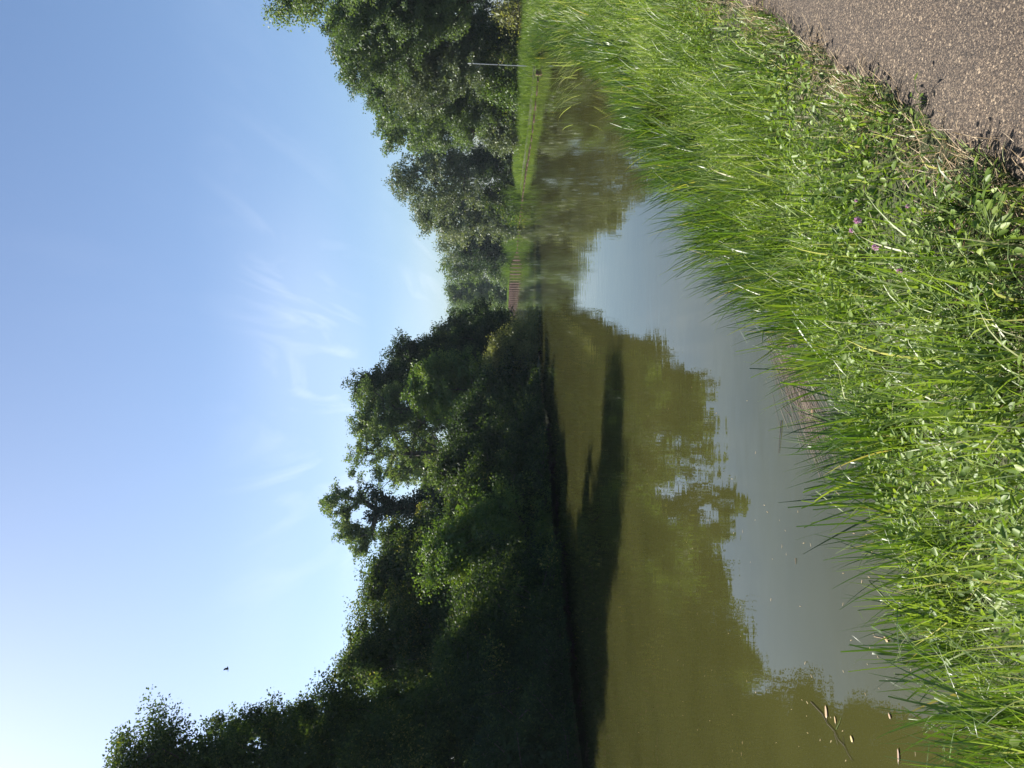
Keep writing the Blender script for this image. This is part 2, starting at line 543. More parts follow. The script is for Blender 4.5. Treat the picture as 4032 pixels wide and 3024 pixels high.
def leaves_mesh(C, L, W, out, rg, droop=0.4):
    """one four-cornered leaf per centre"""
    n = len(C)
    ax = unit(rg.normal(size=(n, 3)) * 0.8 + out * 0.7 - np.array([0, 0, droop]))
    nn = rg.normal(size=(n, 3)) * 0.75 + np.array([0, 0, 0.6]) + out * 0.4
    sd = unit(np.cross(ax, nn))
    up = np.cross(sd, ax)
    l = (L * rg.uniform(0.65, 1.3, n))[:, None]
    w = l * W
    b = C - ax * l * 0.5
    V = np.stack([b, b + ax * l * 0.5 + sd * w * 0.5 + up * l * 0.06, b + ax * l - up * l * 0.05, b + ax * l * 0.5 - sd * w * 0.5 + up * l * 0.06], 1)
    return V.reshape(-1, 3)


def tubes(segs, sides=5):
    """segs: arrays p0, p1, r0, r1"""
    p0, p1, r0, r1 = segs
    n = len(p0)
    ax = unit(p1 - p0)
    ref = np.where(np.abs(ax[:, 2:3]) > 0.9, np.array([[1.0, 0, 0]]), np.array([[0, 0, 1.0]]))
    u = unit(np.cross(ax, ref)); v = np.cross(ax, u)
    a = np.arange(sides) * 2 * np.pi / sides
    ring = u[:, None, :] * np.cos(a)[None, :, None] + v[:, None, :] * np.sin(a)[None, :, None]
    V = np.concatenate([p0[:, None] + ring * r0[:, None, None], p1[:, None] + ring * r1[:, None, None]], 1)
    k = np.arange(sides); k2 = (k + 1) % sides
    q = np.stack([k, k2, k2 + sides, k + sides], 1)
    Q = (np.arange(n)[:, None, None] * 2 * sides + q[None]).reshape(-1, 4)
    return V.reshape(-1, 3), Q


def grow(base, top_nodes, centers, rg, trunk_r, wig=0.12, bf=0.35, tip_r=0.012):
    """join leaf clumps to the trunk: each clump links to the node that costs least to reach"""
    nodes = [np.array(p_, float) for p_ in top_nodes]
    par = [-1] + list(range(len(nodes) - 1))
    plen = [0.0]
    for i in range(1, len(nodes)):
        plen.append(plen[-1] + np.linalg.norm(nodes[i] - nodes[i - 1]))
    order = np.argsort(np.linalg.norm(centers - nodes[len(nodes) // 2], axis=1))
    for ci in order:
        c = centers[ci]
        A = np.array(nodes); PL = np.array(plen)
        d = np.linalg.norm(A - c, axis=1)
        rise = np.maximum(0, A[:, 2] - c[2])
        j = int(np.argmin(d + bf * PL + rise * 0.6))
        a = nodes[j]
        k = max(1, min(4, int(d[j] / 0.9)))
        prev = j
        for q in range(1, k + 1):
            f = q / k
            pt = a * (1 - f) + c * f
            if q < k:
                pt = pt + rg.normal(size=3) * wig * d[j] * 0.5 + np.array([0, 0, 0.10 * d[j] * math.sin(math.pi * f)])
            nodes.append(pt); par.append(prev); plen.append(plen[prev] + np.linalg.norm(pt - nodes[prev]))
            prev = len(nodes) - 1
    n = len(nodes)
    load = np.zeros(n)
    has = np.zeros(n, bool)
    for i in range(n - 1, -1, -1):
        if not has[i]:
            load[i] += 1
        if par[i] >= 0:
            load[par[i]] += load[i]; has[par[i]] = True
    rad = tip_r * (load ** 0.5)
    rad = rad * max(1.0, 0) if rad[0] <= trunk_r else rad * 1.0
    kf = trunk_r / rad[0]
    rad = tip_r + (rad - tip_r) * (trunk_r - tip_r) / max(rad[0] - tip_r, 1e-6)
    A = np.array(nodes); P_ = np.array(par)
    ch = np.arange(1, n)
    return A[P_[ch]], A[ch], rad[P_[ch]], rad[ch], A


def crown_centers(rg, H, R, z0, n, shape, lobes_n):
    """clump centres on bulges arranged round a crown outline"""
    L = []
    for k in range(lobes_n):
        f = (k + rg.uniform(0.1, 0.9)) / lobes_n
        if shape == 'round':
            pr = math.sin(math.pi * min(1, 0.12 + 0.85 * f)) ** 0.7
        elif shape == 'cone':
            pr = (1 - f) ** 0.75 * 0.95 + 0.05
        elif shape == 'column':
            pr = 0.55 + 0.4 * math.sin(math.pi * f)
        elif shape == 'bush':
            pr = math.cos(0.5 * math.pi * f) ** 0.6
        else:
            pr = 0.35 + 0.65 * f if f < 0.75 else 1.0 - (f - 0.75) * 2.4
        a = k * 2.4 + rg.uniform(-0.5, 0.5)
        rr = R * pr * rg.uniform(0.35, 0.72)
        s = R * (0.28 + 0.24 * pr) * rg.uniform(0.8, 1.2)
        L.append((rr * math.cos(a), rr * math.sin(a), z0 + (H - z0) * f, s, s, s * 0.75))
    return L


def sample_lobes(rg, L, n, inner=0.55):
    L = np.array(L)
    w = (L[:, 3] * L[:, 4]) ** 0.9
    k = rg.choice(len(L), n, p=w / w.sum())
    dirs = unit(rg.normal(size=(n, 3)))
    rad = rg.uniform(inner, 1.0, n) ** 0.6
    c = L[k, :3] + dirs * L[k, 3:6] * rad[:, None]
    return c, dirs


def tree(name, label, cat, base, H, R, mat, bark, dist, shape='round', z0=0.15, lobes=None, lobes_n=14, seed=1, clumps=260, fill=1.0,
         trunk_r=0.16, lean=(0, 0), leaf_w=0.62, group=None, droop=0.4, clump_r=0.42, leaf=None, tmean=0.5, inner=0.30, flat=0.7, wig=0.12, stems=1, zscale=True):
    rg = np.random.default_rng(seed)
    bx, by = base
    bz = float(ground_z([bx], [by])[0]) - 0.05
    bz = max(bz, 0.05)
    H = H - bz
    root = empty(name, (bx, by, bz))
    tag(root, label, cat, group)
    L = lobes if lobes is not None else crown_centers(rg, H, R, z0 * H, clumps, shape, lobes_n)
    C, dirs = sample_lobes(rg, L, clumps)
    C[:, 0] += lean[0] * C[:, 2] / H; C[:, 1] += lean[1] * C[:, 2] / H
    if zscale:
        top = np.percentile(C[:, 2], 99.6) + clump_r * 0.7
        C[:, 2] *= H / top
    C[:, 2] = np.maximum(C[:, 2], 0.25)
    LL = leaf if leaf else 0.045 + 0.0019 * dist
    # leaves: clumps
    area = (2.1 * R) * (H * (1 - z0))
    nl = int(fill * 4.6 * area / (LL * LL * leaf_w * 0.5))
    per = max(6, int(nl * 1.25) // clumps)
    size = rg.uniform(0.55, 1.35, clumps)
    cnt = np.maximum(3, (per * size ** 2)).astype(int)
    idx = np.repeat(np.arange(clumps), cnt)
    n = len(idx)
    g_ = rg.normal(size=(n, 3))
    gl_ = np.maximum(np.linalg.norm(g_, axis=1), 1e-6)
    g_ *= np.where(gl_ > 2.3, rg.uniform(0.5, 2.3, n) / gl_, 1.0)[:, None]
    sa_ = unit(dirs * 0.8 + rg.normal(size=(clumps, 3)) * 0.6 + np.array([0, 0, 0.25]))[idx]
    g_ = g_ * 0.8 + sa_ * (g_ * sa_).sum(1)[:, None] * 0.9
    off = g_ * np.array([1, 1, flat]) * (clump_r * size[idx] * 0.62)[:, None]
    P_ = C[idx] + off
    out = unit(off + dirs[idx] * 0.3)
    tclump = rg.normal(tmean, 0.16, clumps)
    tv = np.clip(tclump[idx] + rg.normal(0, 0.16, n), 0, 1)
    sz = np.full(n, LL)
    if inner > 0:
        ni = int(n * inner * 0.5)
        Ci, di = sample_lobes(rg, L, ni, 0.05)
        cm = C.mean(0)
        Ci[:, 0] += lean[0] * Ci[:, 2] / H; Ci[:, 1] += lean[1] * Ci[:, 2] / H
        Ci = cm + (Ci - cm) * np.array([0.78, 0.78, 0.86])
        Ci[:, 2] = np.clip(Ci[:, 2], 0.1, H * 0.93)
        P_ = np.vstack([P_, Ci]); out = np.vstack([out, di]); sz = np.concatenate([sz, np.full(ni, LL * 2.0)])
        tv = np.concatenate([tv, np.clip(rg.normal(tmean - 0.12, 0.15, ni), 0, 1)])  # inner leaves tinted darker: shade inside the crown put into their colour
    ok = P_[:, 2] > 0.03
    P_ = P_[ok]; out = out[ok]; sz = sz[ok]; tv = tv[ok]
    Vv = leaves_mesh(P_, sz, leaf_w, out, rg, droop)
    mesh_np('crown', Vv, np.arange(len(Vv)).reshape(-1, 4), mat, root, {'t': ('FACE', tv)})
    # trunk and limbs
    tz = np.linspace(0, 0.72 * H, 8)
    segs = []
    for s in range(stems):
        ph = rg.uniform(0, 6.28)
        sp = 0.0 if stems == 1 else 0.35 * R
        w = 0.02 * H
        nodes = [(lean[0] * z_ / H + w * math.sin(z_ * 0.7 + ph) * (z_ / H) + sp * math.cos(ph + s * 2.1) * (z_ / (0.72 * H)),
                  lean[1] * z_ / H + w * math.cos(z_ * 0.6 + ph) * (z_ / H) + sp * math.sin(ph + s * 2.1) * (z_ / (0.72 * H)), z_ - 0.1) for z_ in tz]
        Cs = C[s::stems]
        if len(Cs) > 170:
            Cs = Cs[rg.choice(len(Cs), 170, replace=False)]
        segs.append(grow(None, nodes, Cs, rg, trunk_r, wig)[:4])
    sg = [np.concatenate([q[i] for q in segs]) for i in range(4)]
    Vt, Qt = tubes(sg)
    mesh_np('trunk', Vt, Qt, bark, root, smooth=True)
    return root


def lat(yd, D):
    return (829.5 - yd) * 0.000588 * D


def hgt_(xd, D):
    return (1085 - xd) * 0.000588 * D + 2.2


G_L = 'trees on the shaded left bank'
G_R = 'trees along the sunny right bank'
# shaded left bank, near to far
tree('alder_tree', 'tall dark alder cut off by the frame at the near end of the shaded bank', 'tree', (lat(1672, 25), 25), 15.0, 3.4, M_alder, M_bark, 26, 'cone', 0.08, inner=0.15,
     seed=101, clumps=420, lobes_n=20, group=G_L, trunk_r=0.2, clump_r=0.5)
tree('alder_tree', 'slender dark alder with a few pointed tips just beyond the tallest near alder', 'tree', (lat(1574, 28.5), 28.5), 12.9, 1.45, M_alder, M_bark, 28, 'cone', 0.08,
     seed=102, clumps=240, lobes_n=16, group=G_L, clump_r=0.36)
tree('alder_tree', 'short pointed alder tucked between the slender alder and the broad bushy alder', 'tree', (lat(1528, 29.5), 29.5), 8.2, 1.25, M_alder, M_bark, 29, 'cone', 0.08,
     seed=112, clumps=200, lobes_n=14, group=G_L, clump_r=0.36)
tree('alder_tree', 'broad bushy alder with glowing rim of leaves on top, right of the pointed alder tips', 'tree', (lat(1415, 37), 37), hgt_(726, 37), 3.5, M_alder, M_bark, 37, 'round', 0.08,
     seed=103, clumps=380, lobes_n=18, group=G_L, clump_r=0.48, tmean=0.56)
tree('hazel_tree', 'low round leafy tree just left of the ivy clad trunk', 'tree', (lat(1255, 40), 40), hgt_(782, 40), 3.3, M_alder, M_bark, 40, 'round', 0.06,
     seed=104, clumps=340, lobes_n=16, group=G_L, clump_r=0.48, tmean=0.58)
# ivy clad locust leaning over the gap
D = 54
lobes = [(0.3, 0, 12.9, 1.0, 1.2, 0.9), (-1.2, 0.2, 12.2, 1.1, 1.1, 0.7), (-2.3, 0, 11.3, 0.9, 0.9, 0.6), (1.1, 0, 12.2, 0.55, 0.6, 0.5), (0.6, 0, 11.0, 0.5, 0.5, 0.4), (-2.0, 0, 10.3, 0.5, 0.6, 0.4), (-2.9, 0.2, 10.6, 0.5, 0.5, 0.4), (0, 0, 11.6, 0.7, 0.7, 0.6)]
T = tree('locust_tree', 'ivy clad locust tree with light feathery top standing clear above the shaded bank', 'tree', (lat(1095, D), D), hgt_(690, D), 2.2, M_locust, M_bark, D, lobes=lobes, seed=105,
         clumps=95, fill=0.30, group=G_L, trunk_r=0.22, inner=0.0, clump_r=0.36, tmean=0.6, wig=0.16)
rg = np.random.default_rng(55)
zc = np.concatenate([rg.uniform(3.5, 9.3, 150), rg.uniform(8.6, 10.6, 40)])
rad_ = 0.75 + 0.45 * np.sin(zc * 1.3) + 0.15 * rg.normal(size=len(zc))
ph = rg.uniform(0, 6.283, len(zc))
Cc = np.stack([np.cos(ph) * rad_ + 0.25 * np.sin(zc * 0.7), np.sin(ph) * rad_, zc], 1)
idx = np.repeat(np.arange(len(zc)), 62)
Pp = Cc[idx] + rg.normal(size=(len(idx), 3)) * 0.24
VV = leaves_mesh(Pp, np.full(len(idx), 0.16), 0.8, unit(Pp - np.array([0, 0, 1]) * Pp[:, 2:3]), rg, 0.6)
tag(mesh_np('ivy', VV, np.arange(len(VV)).reshape(-1, 4), M_ivy, T, {'t': ('FACE', rg.uniform(0, 1, len(idx)))}), 'dense dark ivy wrapped round the trunk')
D = 55
tree('locust_tree', 'open locust tree with dark twisting bare limbs beside the ivy clad trunk', 'tree', (lat(968, D), D), hgt_(745, D), 3.1, M_locust, M_bark, D, 'umbrella', 0.42,
     seed=106, clumps=130, lobes_n=17, fill=0.36, group=G_L, trunk_r=0.24, inner=0.02, clump_r=0.36, tmean=0.55, wig=0.22, lean=(-0.4, 0))
D = 57
tree('locust_tree', 'locust tree with two dark ivy trunks under a pale green crown', 'tree', (lat(898, D), D), hgt_(752, D), 3.0, M_locust, M_bark, D, 'umbrella', 0.36,
     seed=107, clumps=210, lobes_n=15, fill=0.75, group=G_L, trunk_r=0.22, inner=0.15, clump_r=0.42, tmean=0.5, stems=2, wig=0.16)
D = 64
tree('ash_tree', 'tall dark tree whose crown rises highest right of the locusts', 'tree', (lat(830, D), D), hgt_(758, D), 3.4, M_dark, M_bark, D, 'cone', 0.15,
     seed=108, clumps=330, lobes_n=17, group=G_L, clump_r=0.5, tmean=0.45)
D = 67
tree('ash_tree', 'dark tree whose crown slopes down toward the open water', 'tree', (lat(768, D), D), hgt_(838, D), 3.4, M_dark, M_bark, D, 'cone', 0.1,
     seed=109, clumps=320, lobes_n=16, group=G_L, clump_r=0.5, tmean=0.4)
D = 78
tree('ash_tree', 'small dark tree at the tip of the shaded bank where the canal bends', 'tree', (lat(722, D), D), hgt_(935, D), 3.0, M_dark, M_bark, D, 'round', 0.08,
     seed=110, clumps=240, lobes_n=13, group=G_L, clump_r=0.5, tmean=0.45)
D = 52
tree('maple_tree', 'bright green maple caught by sun in front of the dark trees', 'tree', (lat(842, D), D), hgt_(872, D), 2.7, M_maple, M_bark, D, 'round', 0.25,
     seed=111, clumps=260, lobes_n=14, group=G_L, clump_r=0.42, tmean=0.6, flat=0.5)

D = 45
tree('hazel_tree', 'small leafy hazel filling the dip right under the leaning locust top', 'tree', (lat(1160, D), D), hgt_(812, D), 2.0, M_alder, M_bark, D, 'round', 0.06,
     seed=113, clumps=220, lobes_n=13, group=G_L, clump_r=0.42, tmean=0.58)
D = 60
tree('elm_tree', 'pale green tree half hidden behind the ivy clad trunk and the bare limbs', 'tree', (lat(1012, D), D), hgt_(838, D), 2.9, M_locust, M_bark, D, 'round', 0.1,
     seed=114, clumps=220, lobes_n=13, group=G_L, clump_r=0.45, tmean=0.45)

# undergrowth hanging over the shaded water
G_LS = 'bushes along the foot of the shaded bank'
bl = [  # label, (yd, D), top xd, R, mat, seed
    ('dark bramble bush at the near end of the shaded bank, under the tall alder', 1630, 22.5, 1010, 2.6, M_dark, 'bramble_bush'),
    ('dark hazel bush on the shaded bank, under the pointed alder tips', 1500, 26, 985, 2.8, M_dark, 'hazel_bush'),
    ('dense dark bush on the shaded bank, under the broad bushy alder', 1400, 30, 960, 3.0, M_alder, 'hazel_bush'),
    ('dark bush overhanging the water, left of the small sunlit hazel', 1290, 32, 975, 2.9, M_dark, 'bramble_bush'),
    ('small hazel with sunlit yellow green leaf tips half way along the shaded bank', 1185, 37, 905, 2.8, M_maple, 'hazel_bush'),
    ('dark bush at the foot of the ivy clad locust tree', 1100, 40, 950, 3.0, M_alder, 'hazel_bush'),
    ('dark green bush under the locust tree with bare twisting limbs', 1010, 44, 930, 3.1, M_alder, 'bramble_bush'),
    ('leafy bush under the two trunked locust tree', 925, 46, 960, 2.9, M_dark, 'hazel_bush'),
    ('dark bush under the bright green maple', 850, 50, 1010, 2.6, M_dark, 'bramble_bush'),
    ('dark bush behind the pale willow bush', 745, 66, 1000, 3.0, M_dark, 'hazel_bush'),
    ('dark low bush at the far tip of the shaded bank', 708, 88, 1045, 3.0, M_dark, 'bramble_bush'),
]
for i, (lb, yd, D, xt, R, mt, nm) in enumerate(bl):
    off = 0.35 if D < 60 else 3.6
    kb = np.argmin(np.abs((829.5 - LB[:, 1] * 0 - LB[:, 0] / (0.000588 * np.maximum(LB[:, 1], 1))) - yd) + (LB[:, 1] < 8) * 1e4 + (LB[:, 1] > 130) * 1e4)
    tg = unit(LB[kb + 1] - LB[kb - 1])
    px_, D = float(LB[kb, 0] - tg[1] * off), float(LB[kb, 1] + tg[0] * off)
    tree(nm, lb, 'bush', (px_, D), hgt_(xt, D), R, mt, M_bark, D, 'bush', 0.0, seed=200 + i, clumps=220, lobes_n=13, group=G_LS,
         trunk_r=0.05, clump_r=0.45, tmean=0.42 if mt is not M_maple else 0.62, stems=3, fill=0.9)
D = 47
tree('willow_bush', 'pale yellow green willow bush lit by the sun at the water edge', 'bush', (lat(762, D), D), hgt_(1046, D), 2.1, M_willow, M_bark, D, 'bush', 0.04, seed=220,
     clumps=170, lobes_n=12, group=G_LS, trunk_r=0.04, clump_r=0.38, tmean=0.55, stems=3, leaf_w=0.36, fill=0.8)

# right bank, near to far
tree('walnut_tree', 'tree whose leafy branch tips hang into the picture above the right bank path', 'tree', (20.9, 33.5), 13.0, 4.2, M_locust, M_bark_pale, 33, 'umbrella', 0.5, seed=300,
     lobes=[(-5.0, -1.5, 9.8, 1.0, 1.0, 0.7), (-5.2, -1.3, 10.8, 0.7, 0.8, 0.5), (-3.2, -0.8, 10.2, 1.8, 1.8, 1.2), (0, 0, 11.0, 3.0, 3.0, 1.5), (-1, 1, 8.6, 2.6, 2.6, 1.4), (2.5, 0.5, 9.5, 2.2, 2.2, 1.4)],
     clumps=300, group=G_R, trunk_r=0.2, clump_r=0.45, inner=0.1)
tree('poplar_tree', 'large tree with a slanting grey trunk at the frame edge behind the path', 'tree', (lat(-35, 50), 50.5), hgt_(695, 50), 4.6, M_locust, M_bark, 50, 'umbrella', 0.34, seed=301,
     clumps=330, lobes_n=17, group=G_R, trunk_r=0.13, lean=(-2.6, 0), clump_r=0.48, tmean=0.2)
tree('poplar_tree', 'tallest broad tree of the right bank, right behind the nearer white pole', 'tree', (lat(95, 57), 57), hgt_(722, 57), 4.1, M_silver, M_bark, 57, 'round', 0.15, seed=302,
     clumps=420, lobes_n=20, group=G_R, trunk_r=0.22, clump_r=0.48, tmean=0.42)
tree('elm_tree', 'full green tree whose crown steps down left of the tallest right bank tree', 'tree', (lat(195, 64), 64), hgt_(778, 64), 3.8, M_locust, M_bark, 64, 'round', 0.18, seed=303,
     clumps=340, lobes_n=17, group=G_R, trunk_r=0.2, clump_r=0.48, tmean=0.32)
tree('locust_tree', 'feathery light green tree between the full green tree and the round grey green tree', 'tree', (lat(278, 74), 74), hgt_(806, 74), 3.3, M_locust, M_bark, 74, 'umbrella', 0.3, seed=304,
     clumps=240, lobes_n=14, fill=0.7, group=G_R, trunk_r=0.18, clump_r=0.5, tmean=0.42, inner=0.15)
tree('willow_tree', 'round grey green tree with dark spreading limbs showing through its crown', 'tree', (lat(378, 90), 90), hgt_(838, 90), 4.7, M_silver, M_bark, 90, 'round', 0.3, seed=305,
     clumps=300, lobes_n=18, fill=0.62, group=G_R, trunk_r=0.28, clump_r=0.6, tmean=0.5, inner=0.1)
tree('willow_tree', 'silvery willow sloping down toward the gap in the tree line', 'tree', (lat(462, 104), 104), hgt_(890, 104), 4.2, M_silver, M_bark, 104, 'round', 0.12, seed=306,
     clumps=280, lobes_n=16, fill=0.85, group=G_R, trunk_r=0.2, clump_r=0.65, tmean=0.6)
tree('yew_tree', 'dark green dense tree in the gap behind the tall reeds', 'tree', (lat(535, 126), 126), hgt_(985, 126), 4.0, M_dark, M_bark, 126, 'round', 0.05, seed=307,
     clumps=220, lobes_n=13, group=G_R, trunk_r=0.2, clump_r=0.7, tmean=0.1)
tree('willow_tree', 'pale airy tree rising behind the dark dense tree', 'tree', (lat(520, 136), 136), hgt_(938, 136), 4.0, M_silver, M_bark, 136, 'umbrella', 0.35, seed=308,
     clumps=170, lobes_n=13, fill=0.55, group=G_R, trunk_r=0.2, clump_r=0.8, tmean=0.55, inner=0.05)
tree('locust_tree', 'airy tree with open branches just left of the farther white pole', 'tree', (lat(578, 146), 146), hgt_(946, 146), 4.0, M_locust, M_bark, 146, 'umbrella', 0.35, seed=309,
     clumps=170, lobes_n=13, fill=0.55, group=G_R, trunk_r=0.2, clump_r=0.8, tmean=0.4, inner=0.05)
tree('maple_tree', 'middle sized green tree above the middle of the bare sheet piling', 'tree', (lat(632, 182), 182), hgt_(962, 182), 5.4, M_locust, M_bark, 160, 'round', 0.15, seed=310,
     clumps=230, lobes_n=14, fill=0.9, group=G_R, trunk_r=0.2, clump_r=0.9, tmean=0.4)
tree('maple_tree', 'far green tree above the far end of the bare sheet piling', 'tree', (lat(680, 205), 207), hgt_(968, 205), 5.6, M_locust, M_bark, 190, 'round', 0.1, seed=311,
     clumps=230, lobes_n=14, fill=0.9, group=G_R, trunk_r=0.2, clump_r=1.0, tmean=0.35)
tree('maple_tree', 'farthest green tree, half hidden behind the tip of the shaded bank', 'tree', (lat(722, 215), 222), hgt_(985, 215), 6.0, M_maple, M_bark, 210, 'round', 0.08, seed=312,
     clumps=200, lobes_n=14, fill=0.9, group=G_R, trunk_r=0.2, clump_r=1.1, tmean=0.2)
G_RS = 'bushes behind the grass of the right bank'
br = [
    ('thin reddish dead bush beside the path at the frame edge', 25, 52, 1058, 1.6, M_willow, 'dead_bush', 0.25),
    ('dark bush just right of the nearer white pole', 95, 56, 1010, 2.3, M_alder, 'hazel_bush', 0.9),
    ('fresh green bush just left of the nearer white pole', 165, 58, 1015, 2.0, M_maple, 'hazel_bush', 0.9),
    ('dark bush under the full green tree', 225, 66, 1035, 2.4, M_alder, 'bramble_bush', 0.9),
    ('grey green rounded bush under the feathery tree', 288, 68, 1030, 2.1, M_silver, 'willow_bush', 0.9),
    ('dark bush at the foot of the round grey green tree', 352, 88, 1010, 2.6, M_dark, 'bramble_bush', 0.9),
    ('mid green bush under the silvery willow', 428, 92, 1035, 2.9, M_alder, 'hazel_bush', 0.9),
    ('pale green bush at the right end of the tall reeds', 478, 104, 1050, 2.4, M_silver, 'willow_bush', 0.9),
    ('light green bush just left of the farther white pole', 590, 155, 1050, 3.0, M_locust, 'hazel_bush', 0.9),
    ('sunlit bush above the middle of the bare piling', 640, 178, 1054, 3.2, M_locust, 'hazel_bush', 0.9),
    ('leafy bush above the far end of the bare piling', 682, 203, 1060, 3.6, M_locust, 'hazel_bush', 0.9),
]
for i, (lb, yd, D, xt, R, mt, nm, fl) in enumerate(br):
    tree(nm, lb, 'bush', (lat(yd, D), D), hgt_(xt, D), R, mt, M_bark, D, 'bush', 0.04, seed=240 + i, clumps=150, lobes_n=12, group=G_RS,
         trunk_r=0.05, clump_r=0.45 + 0.002 * D, tmean=0.5, stems=3, fill=fl)


# ------------------------------------------------------------------ grass and reeds
def blades(base, az, length, width, lean, bend, seg=4, kink=None, curl=2.0, taper=0.75, twist=None, rg=rng):
    """ribbons: lean and bend are angles from vertical at the root and the extra angle at the tip"""
    n = len(base)
    tt = np.linspace(0, 1, seg + 1)
    ang = lean[:, None] + bend[:, None] * tt[None] ** curl
    if kink is not None:
        ang = ang + np.where(tt[None] > kink[0][:, None], kink[1][:, None], 0.0)
    dl = (length / seg)[:, None]
    h = np.zeros((n, seg + 1)); v = np.zeros((n, seg + 1))
    h[:, 1:] = np.cumsum(np.sin(ang[:, :-1]) * dl, 1)
    v[:, 1:] = np.cumsum(np.cos(ang[:, :-1]) * dl, 1)
    dx, dy = np.sin(az), np.cos(az)
    ctr = np.stack([base[:, 0:1] + dx[:, None] * h, base[:, 1:2] + dy[:, None] * h, base[:, 2:3] + v], -1)
    tw = rg.uniform(-1.0, 1.0, n) if twist is None else twist
    sa = az + np.pi / 2 + tw
    side = np.stack([np.sin(sa), np.cos(sa), np.zeros(n)], -1)
    prof = np.clip(1.0 - taper * tt ** 2.2, 0.08, 1) * np.where(tt < 0.05, 0.7, 1.0)
    w = width[:, None] * prof[None] * 0.5
    A = ctr - side[:, None] * w[..., None]; B = ctr + side[:, None] * w[..., None]
    V = np.stack([A, B], 2).reshape(n, -1, 3)
    k = np.arange(seg) * 2
    q = np.stack([k, k + 1, k + 3, k + 2], 1)
    Q = (np.arange(n)[:, None, None] * (2 * (seg + 1)) + q[None]).reshape(-1, 4)
    return V.reshape(-1, 3), Q


def build_blades(name, mat, sets, label=None, kind='stuff'):
    Vs, Qs, Ts = [], [], []
    o = 0
    for (V, Q, t_, seg) in sets:
        Vs.append(V); Qs.append(Q + o); Ts.append(np.repeat(t_, seg)); o += len(V)
    ob = mesh_np(name, np.vstack(Vs), np.vstack(Qs), mat, None, {'t': ('FACE', np.concatenate(Ts))})
    tag(ob, label, 'grass', None, kind)
    return ob


def band(n, s0, s1, d0, d1, rg, power=1.0):
    """random stations on the right bank between two arc lengths and two distances from the waterline"""
    s = s0 + (s1 - s0) * rg.uniform(0, 1, n) ** power
    d = rg.uniform(d0, d1, n)
    x, y = rb_at(s, d)
    return s, d, x, y


S0 = rb_s_of_y(1.2); S1 = rb_s_of_y(8.5); S2 = rb_s_of_y(20); S3 = rb_s_of_y(48)
rg = np.random.default_rng(21)
WATERWARD = None


def wat(s):
    """azimuth that points from the bank to the water"""
    nx = np.interp(s, RB_S, RB_N[:, 0]); ny = np.interp(s, RB_S, RB_N[:, 1])
    return np.arctan2(-nx, -ny)


def tussock(x, y, seed, sc):
    return 0.5 + 0.5 * noise2(x, y, seed, sc)


# sedge and reed at the waterline: tussocks of blades that lean outwards
sets = []
for (nc, per, a, b, pw, wmul, seg) in [(150, 40, S0, S1, 1.0, 1.0, 7), (180, 40, S1, S2, 1.25, 1.5, 5), (330, 26, S2, S3, 1.2, 2.8, 4)]:
    s, d, x, y = band(nc, a, b, -0.16, 0.85, rg, pw)
    keep = rg.uniform(0, 1, nc) < np.clip(1.2 - np.abs(d - 0.12) * 0.9, 0.1, 1)
    s, d, x, y = s[keep], d[keep], x[keep], y[keep]
    k = len(s)
    cnt = np.maximum(6, (per * rg.uniform(0.35, 1.7, k))).astype(int)
    hc = rg.uniform(0.72, 1.2, k) * np.interp(y, [3, 5.2, 6.9, 8.6, 12, 20], [0.88, 0.9, 1.25, 1.3, 1.1, 1.25])
    cnt = np.where(y < 5.4, (cnt * 0.72).astype(int), cnt)
    tc_ = rg.normal(0.38, 0.17, k)
    ac = wat(s) + rg.normal(0, 0.9, k)
    lc = np.abs(rg.normal(0.08, 0.12, k)) + np.clip((0.2 - d) * 0.25, 0, 0.2)
    i_ = np.repeat(np.arange(k), cnt)
    m_ = len(i_)
    ph = rg.uniform(0, 6.283, m_); rr_ = np.abs(rg.normal(0, 0.075, m_))
    bx_ = x[i_] + rr_ * np.sin(ph); by_ = y[i_] + rr_ * np.cos(ph)
    z = np.maximum(zr(d[i_], by_), -0.12) - 0.01
    Lh = rg.uniform(0.30, 0.62, m_) * hc[i_]
    lean = lc[i_] + rr_ * 1.6 + np.abs(rg.normal(0, 0.10, m_))
    az = np.where(rg.uniform(0, 1, m_) < 0.5, ac[i_] + rg.normal(0, 0.6, m_), ph + rg.normal(0, 0.5, m_))
    kn = (rg.uniform(0.35, 0.8, m_), np.where(rg.uniform(0, 1, m_) < 0.13, rg.uniform(0.7, 2.1, m_), 0))
    V, Q = blades(np.stack([bx_, by_, z], 1), az, Lh, rg.uniform(0.0065, 0.0145, m_) * wmul, lean, np.abs(rg.normal(0.30, 0.42, m_)), seg, kn, 2.0, rg.choice([0.55, 0.9]))
    t_ = np.clip(tc_[i_] + rg.normal(0, 0.18, m_), 0, 0.9)
    dry = rg.uniform(0, 1, m_) < 0.05
    t_[dry] = rg.uniform(0.93, 1.0, dry.sum())
    sets.append((V, Q, t_, seg))
nc = 62
s, d, x, y = band(nc, S0, rb_s_of_y(9.5), -0.12, 0.75, rg)
cnt = rg.integers(3, 10, nc)
i_ = np.repeat(np.arange(nc), cnt); m_ = len(i_)
ac = wat(s) + rg.normal(0, 0.8, nc)
bx_ = x[i_] + rg.normal(0, 0.05, m_); by_ = y[i_] + rg.normal(0, 0.05, m_)
kn = (rg.uniform(0.4, 0.75, m_), np.where(rg.uniform(0, 1, m_) < 0.18, rg.uniform(0.6, 2.2, m_), 0))
V, Q = blades(np.stack([bx_, by_, np.maximum(zr(d[i_], by_), -0.12)], 1), ac[i_] + rg.normal(0, 0.7, m_), rg.uniform(0.36, 0.74, m_) * np.interp(by_, [3, 5.5, 7], [0.78, 0.86, 1.1]), rg.uniform(0.010, 0.017, m_), np.abs(rg.normal(0.15, 0.16, m_)), np.abs(rg.normal(0.25, 0.35, m_)), 9, kn, 1.8, 0.5)
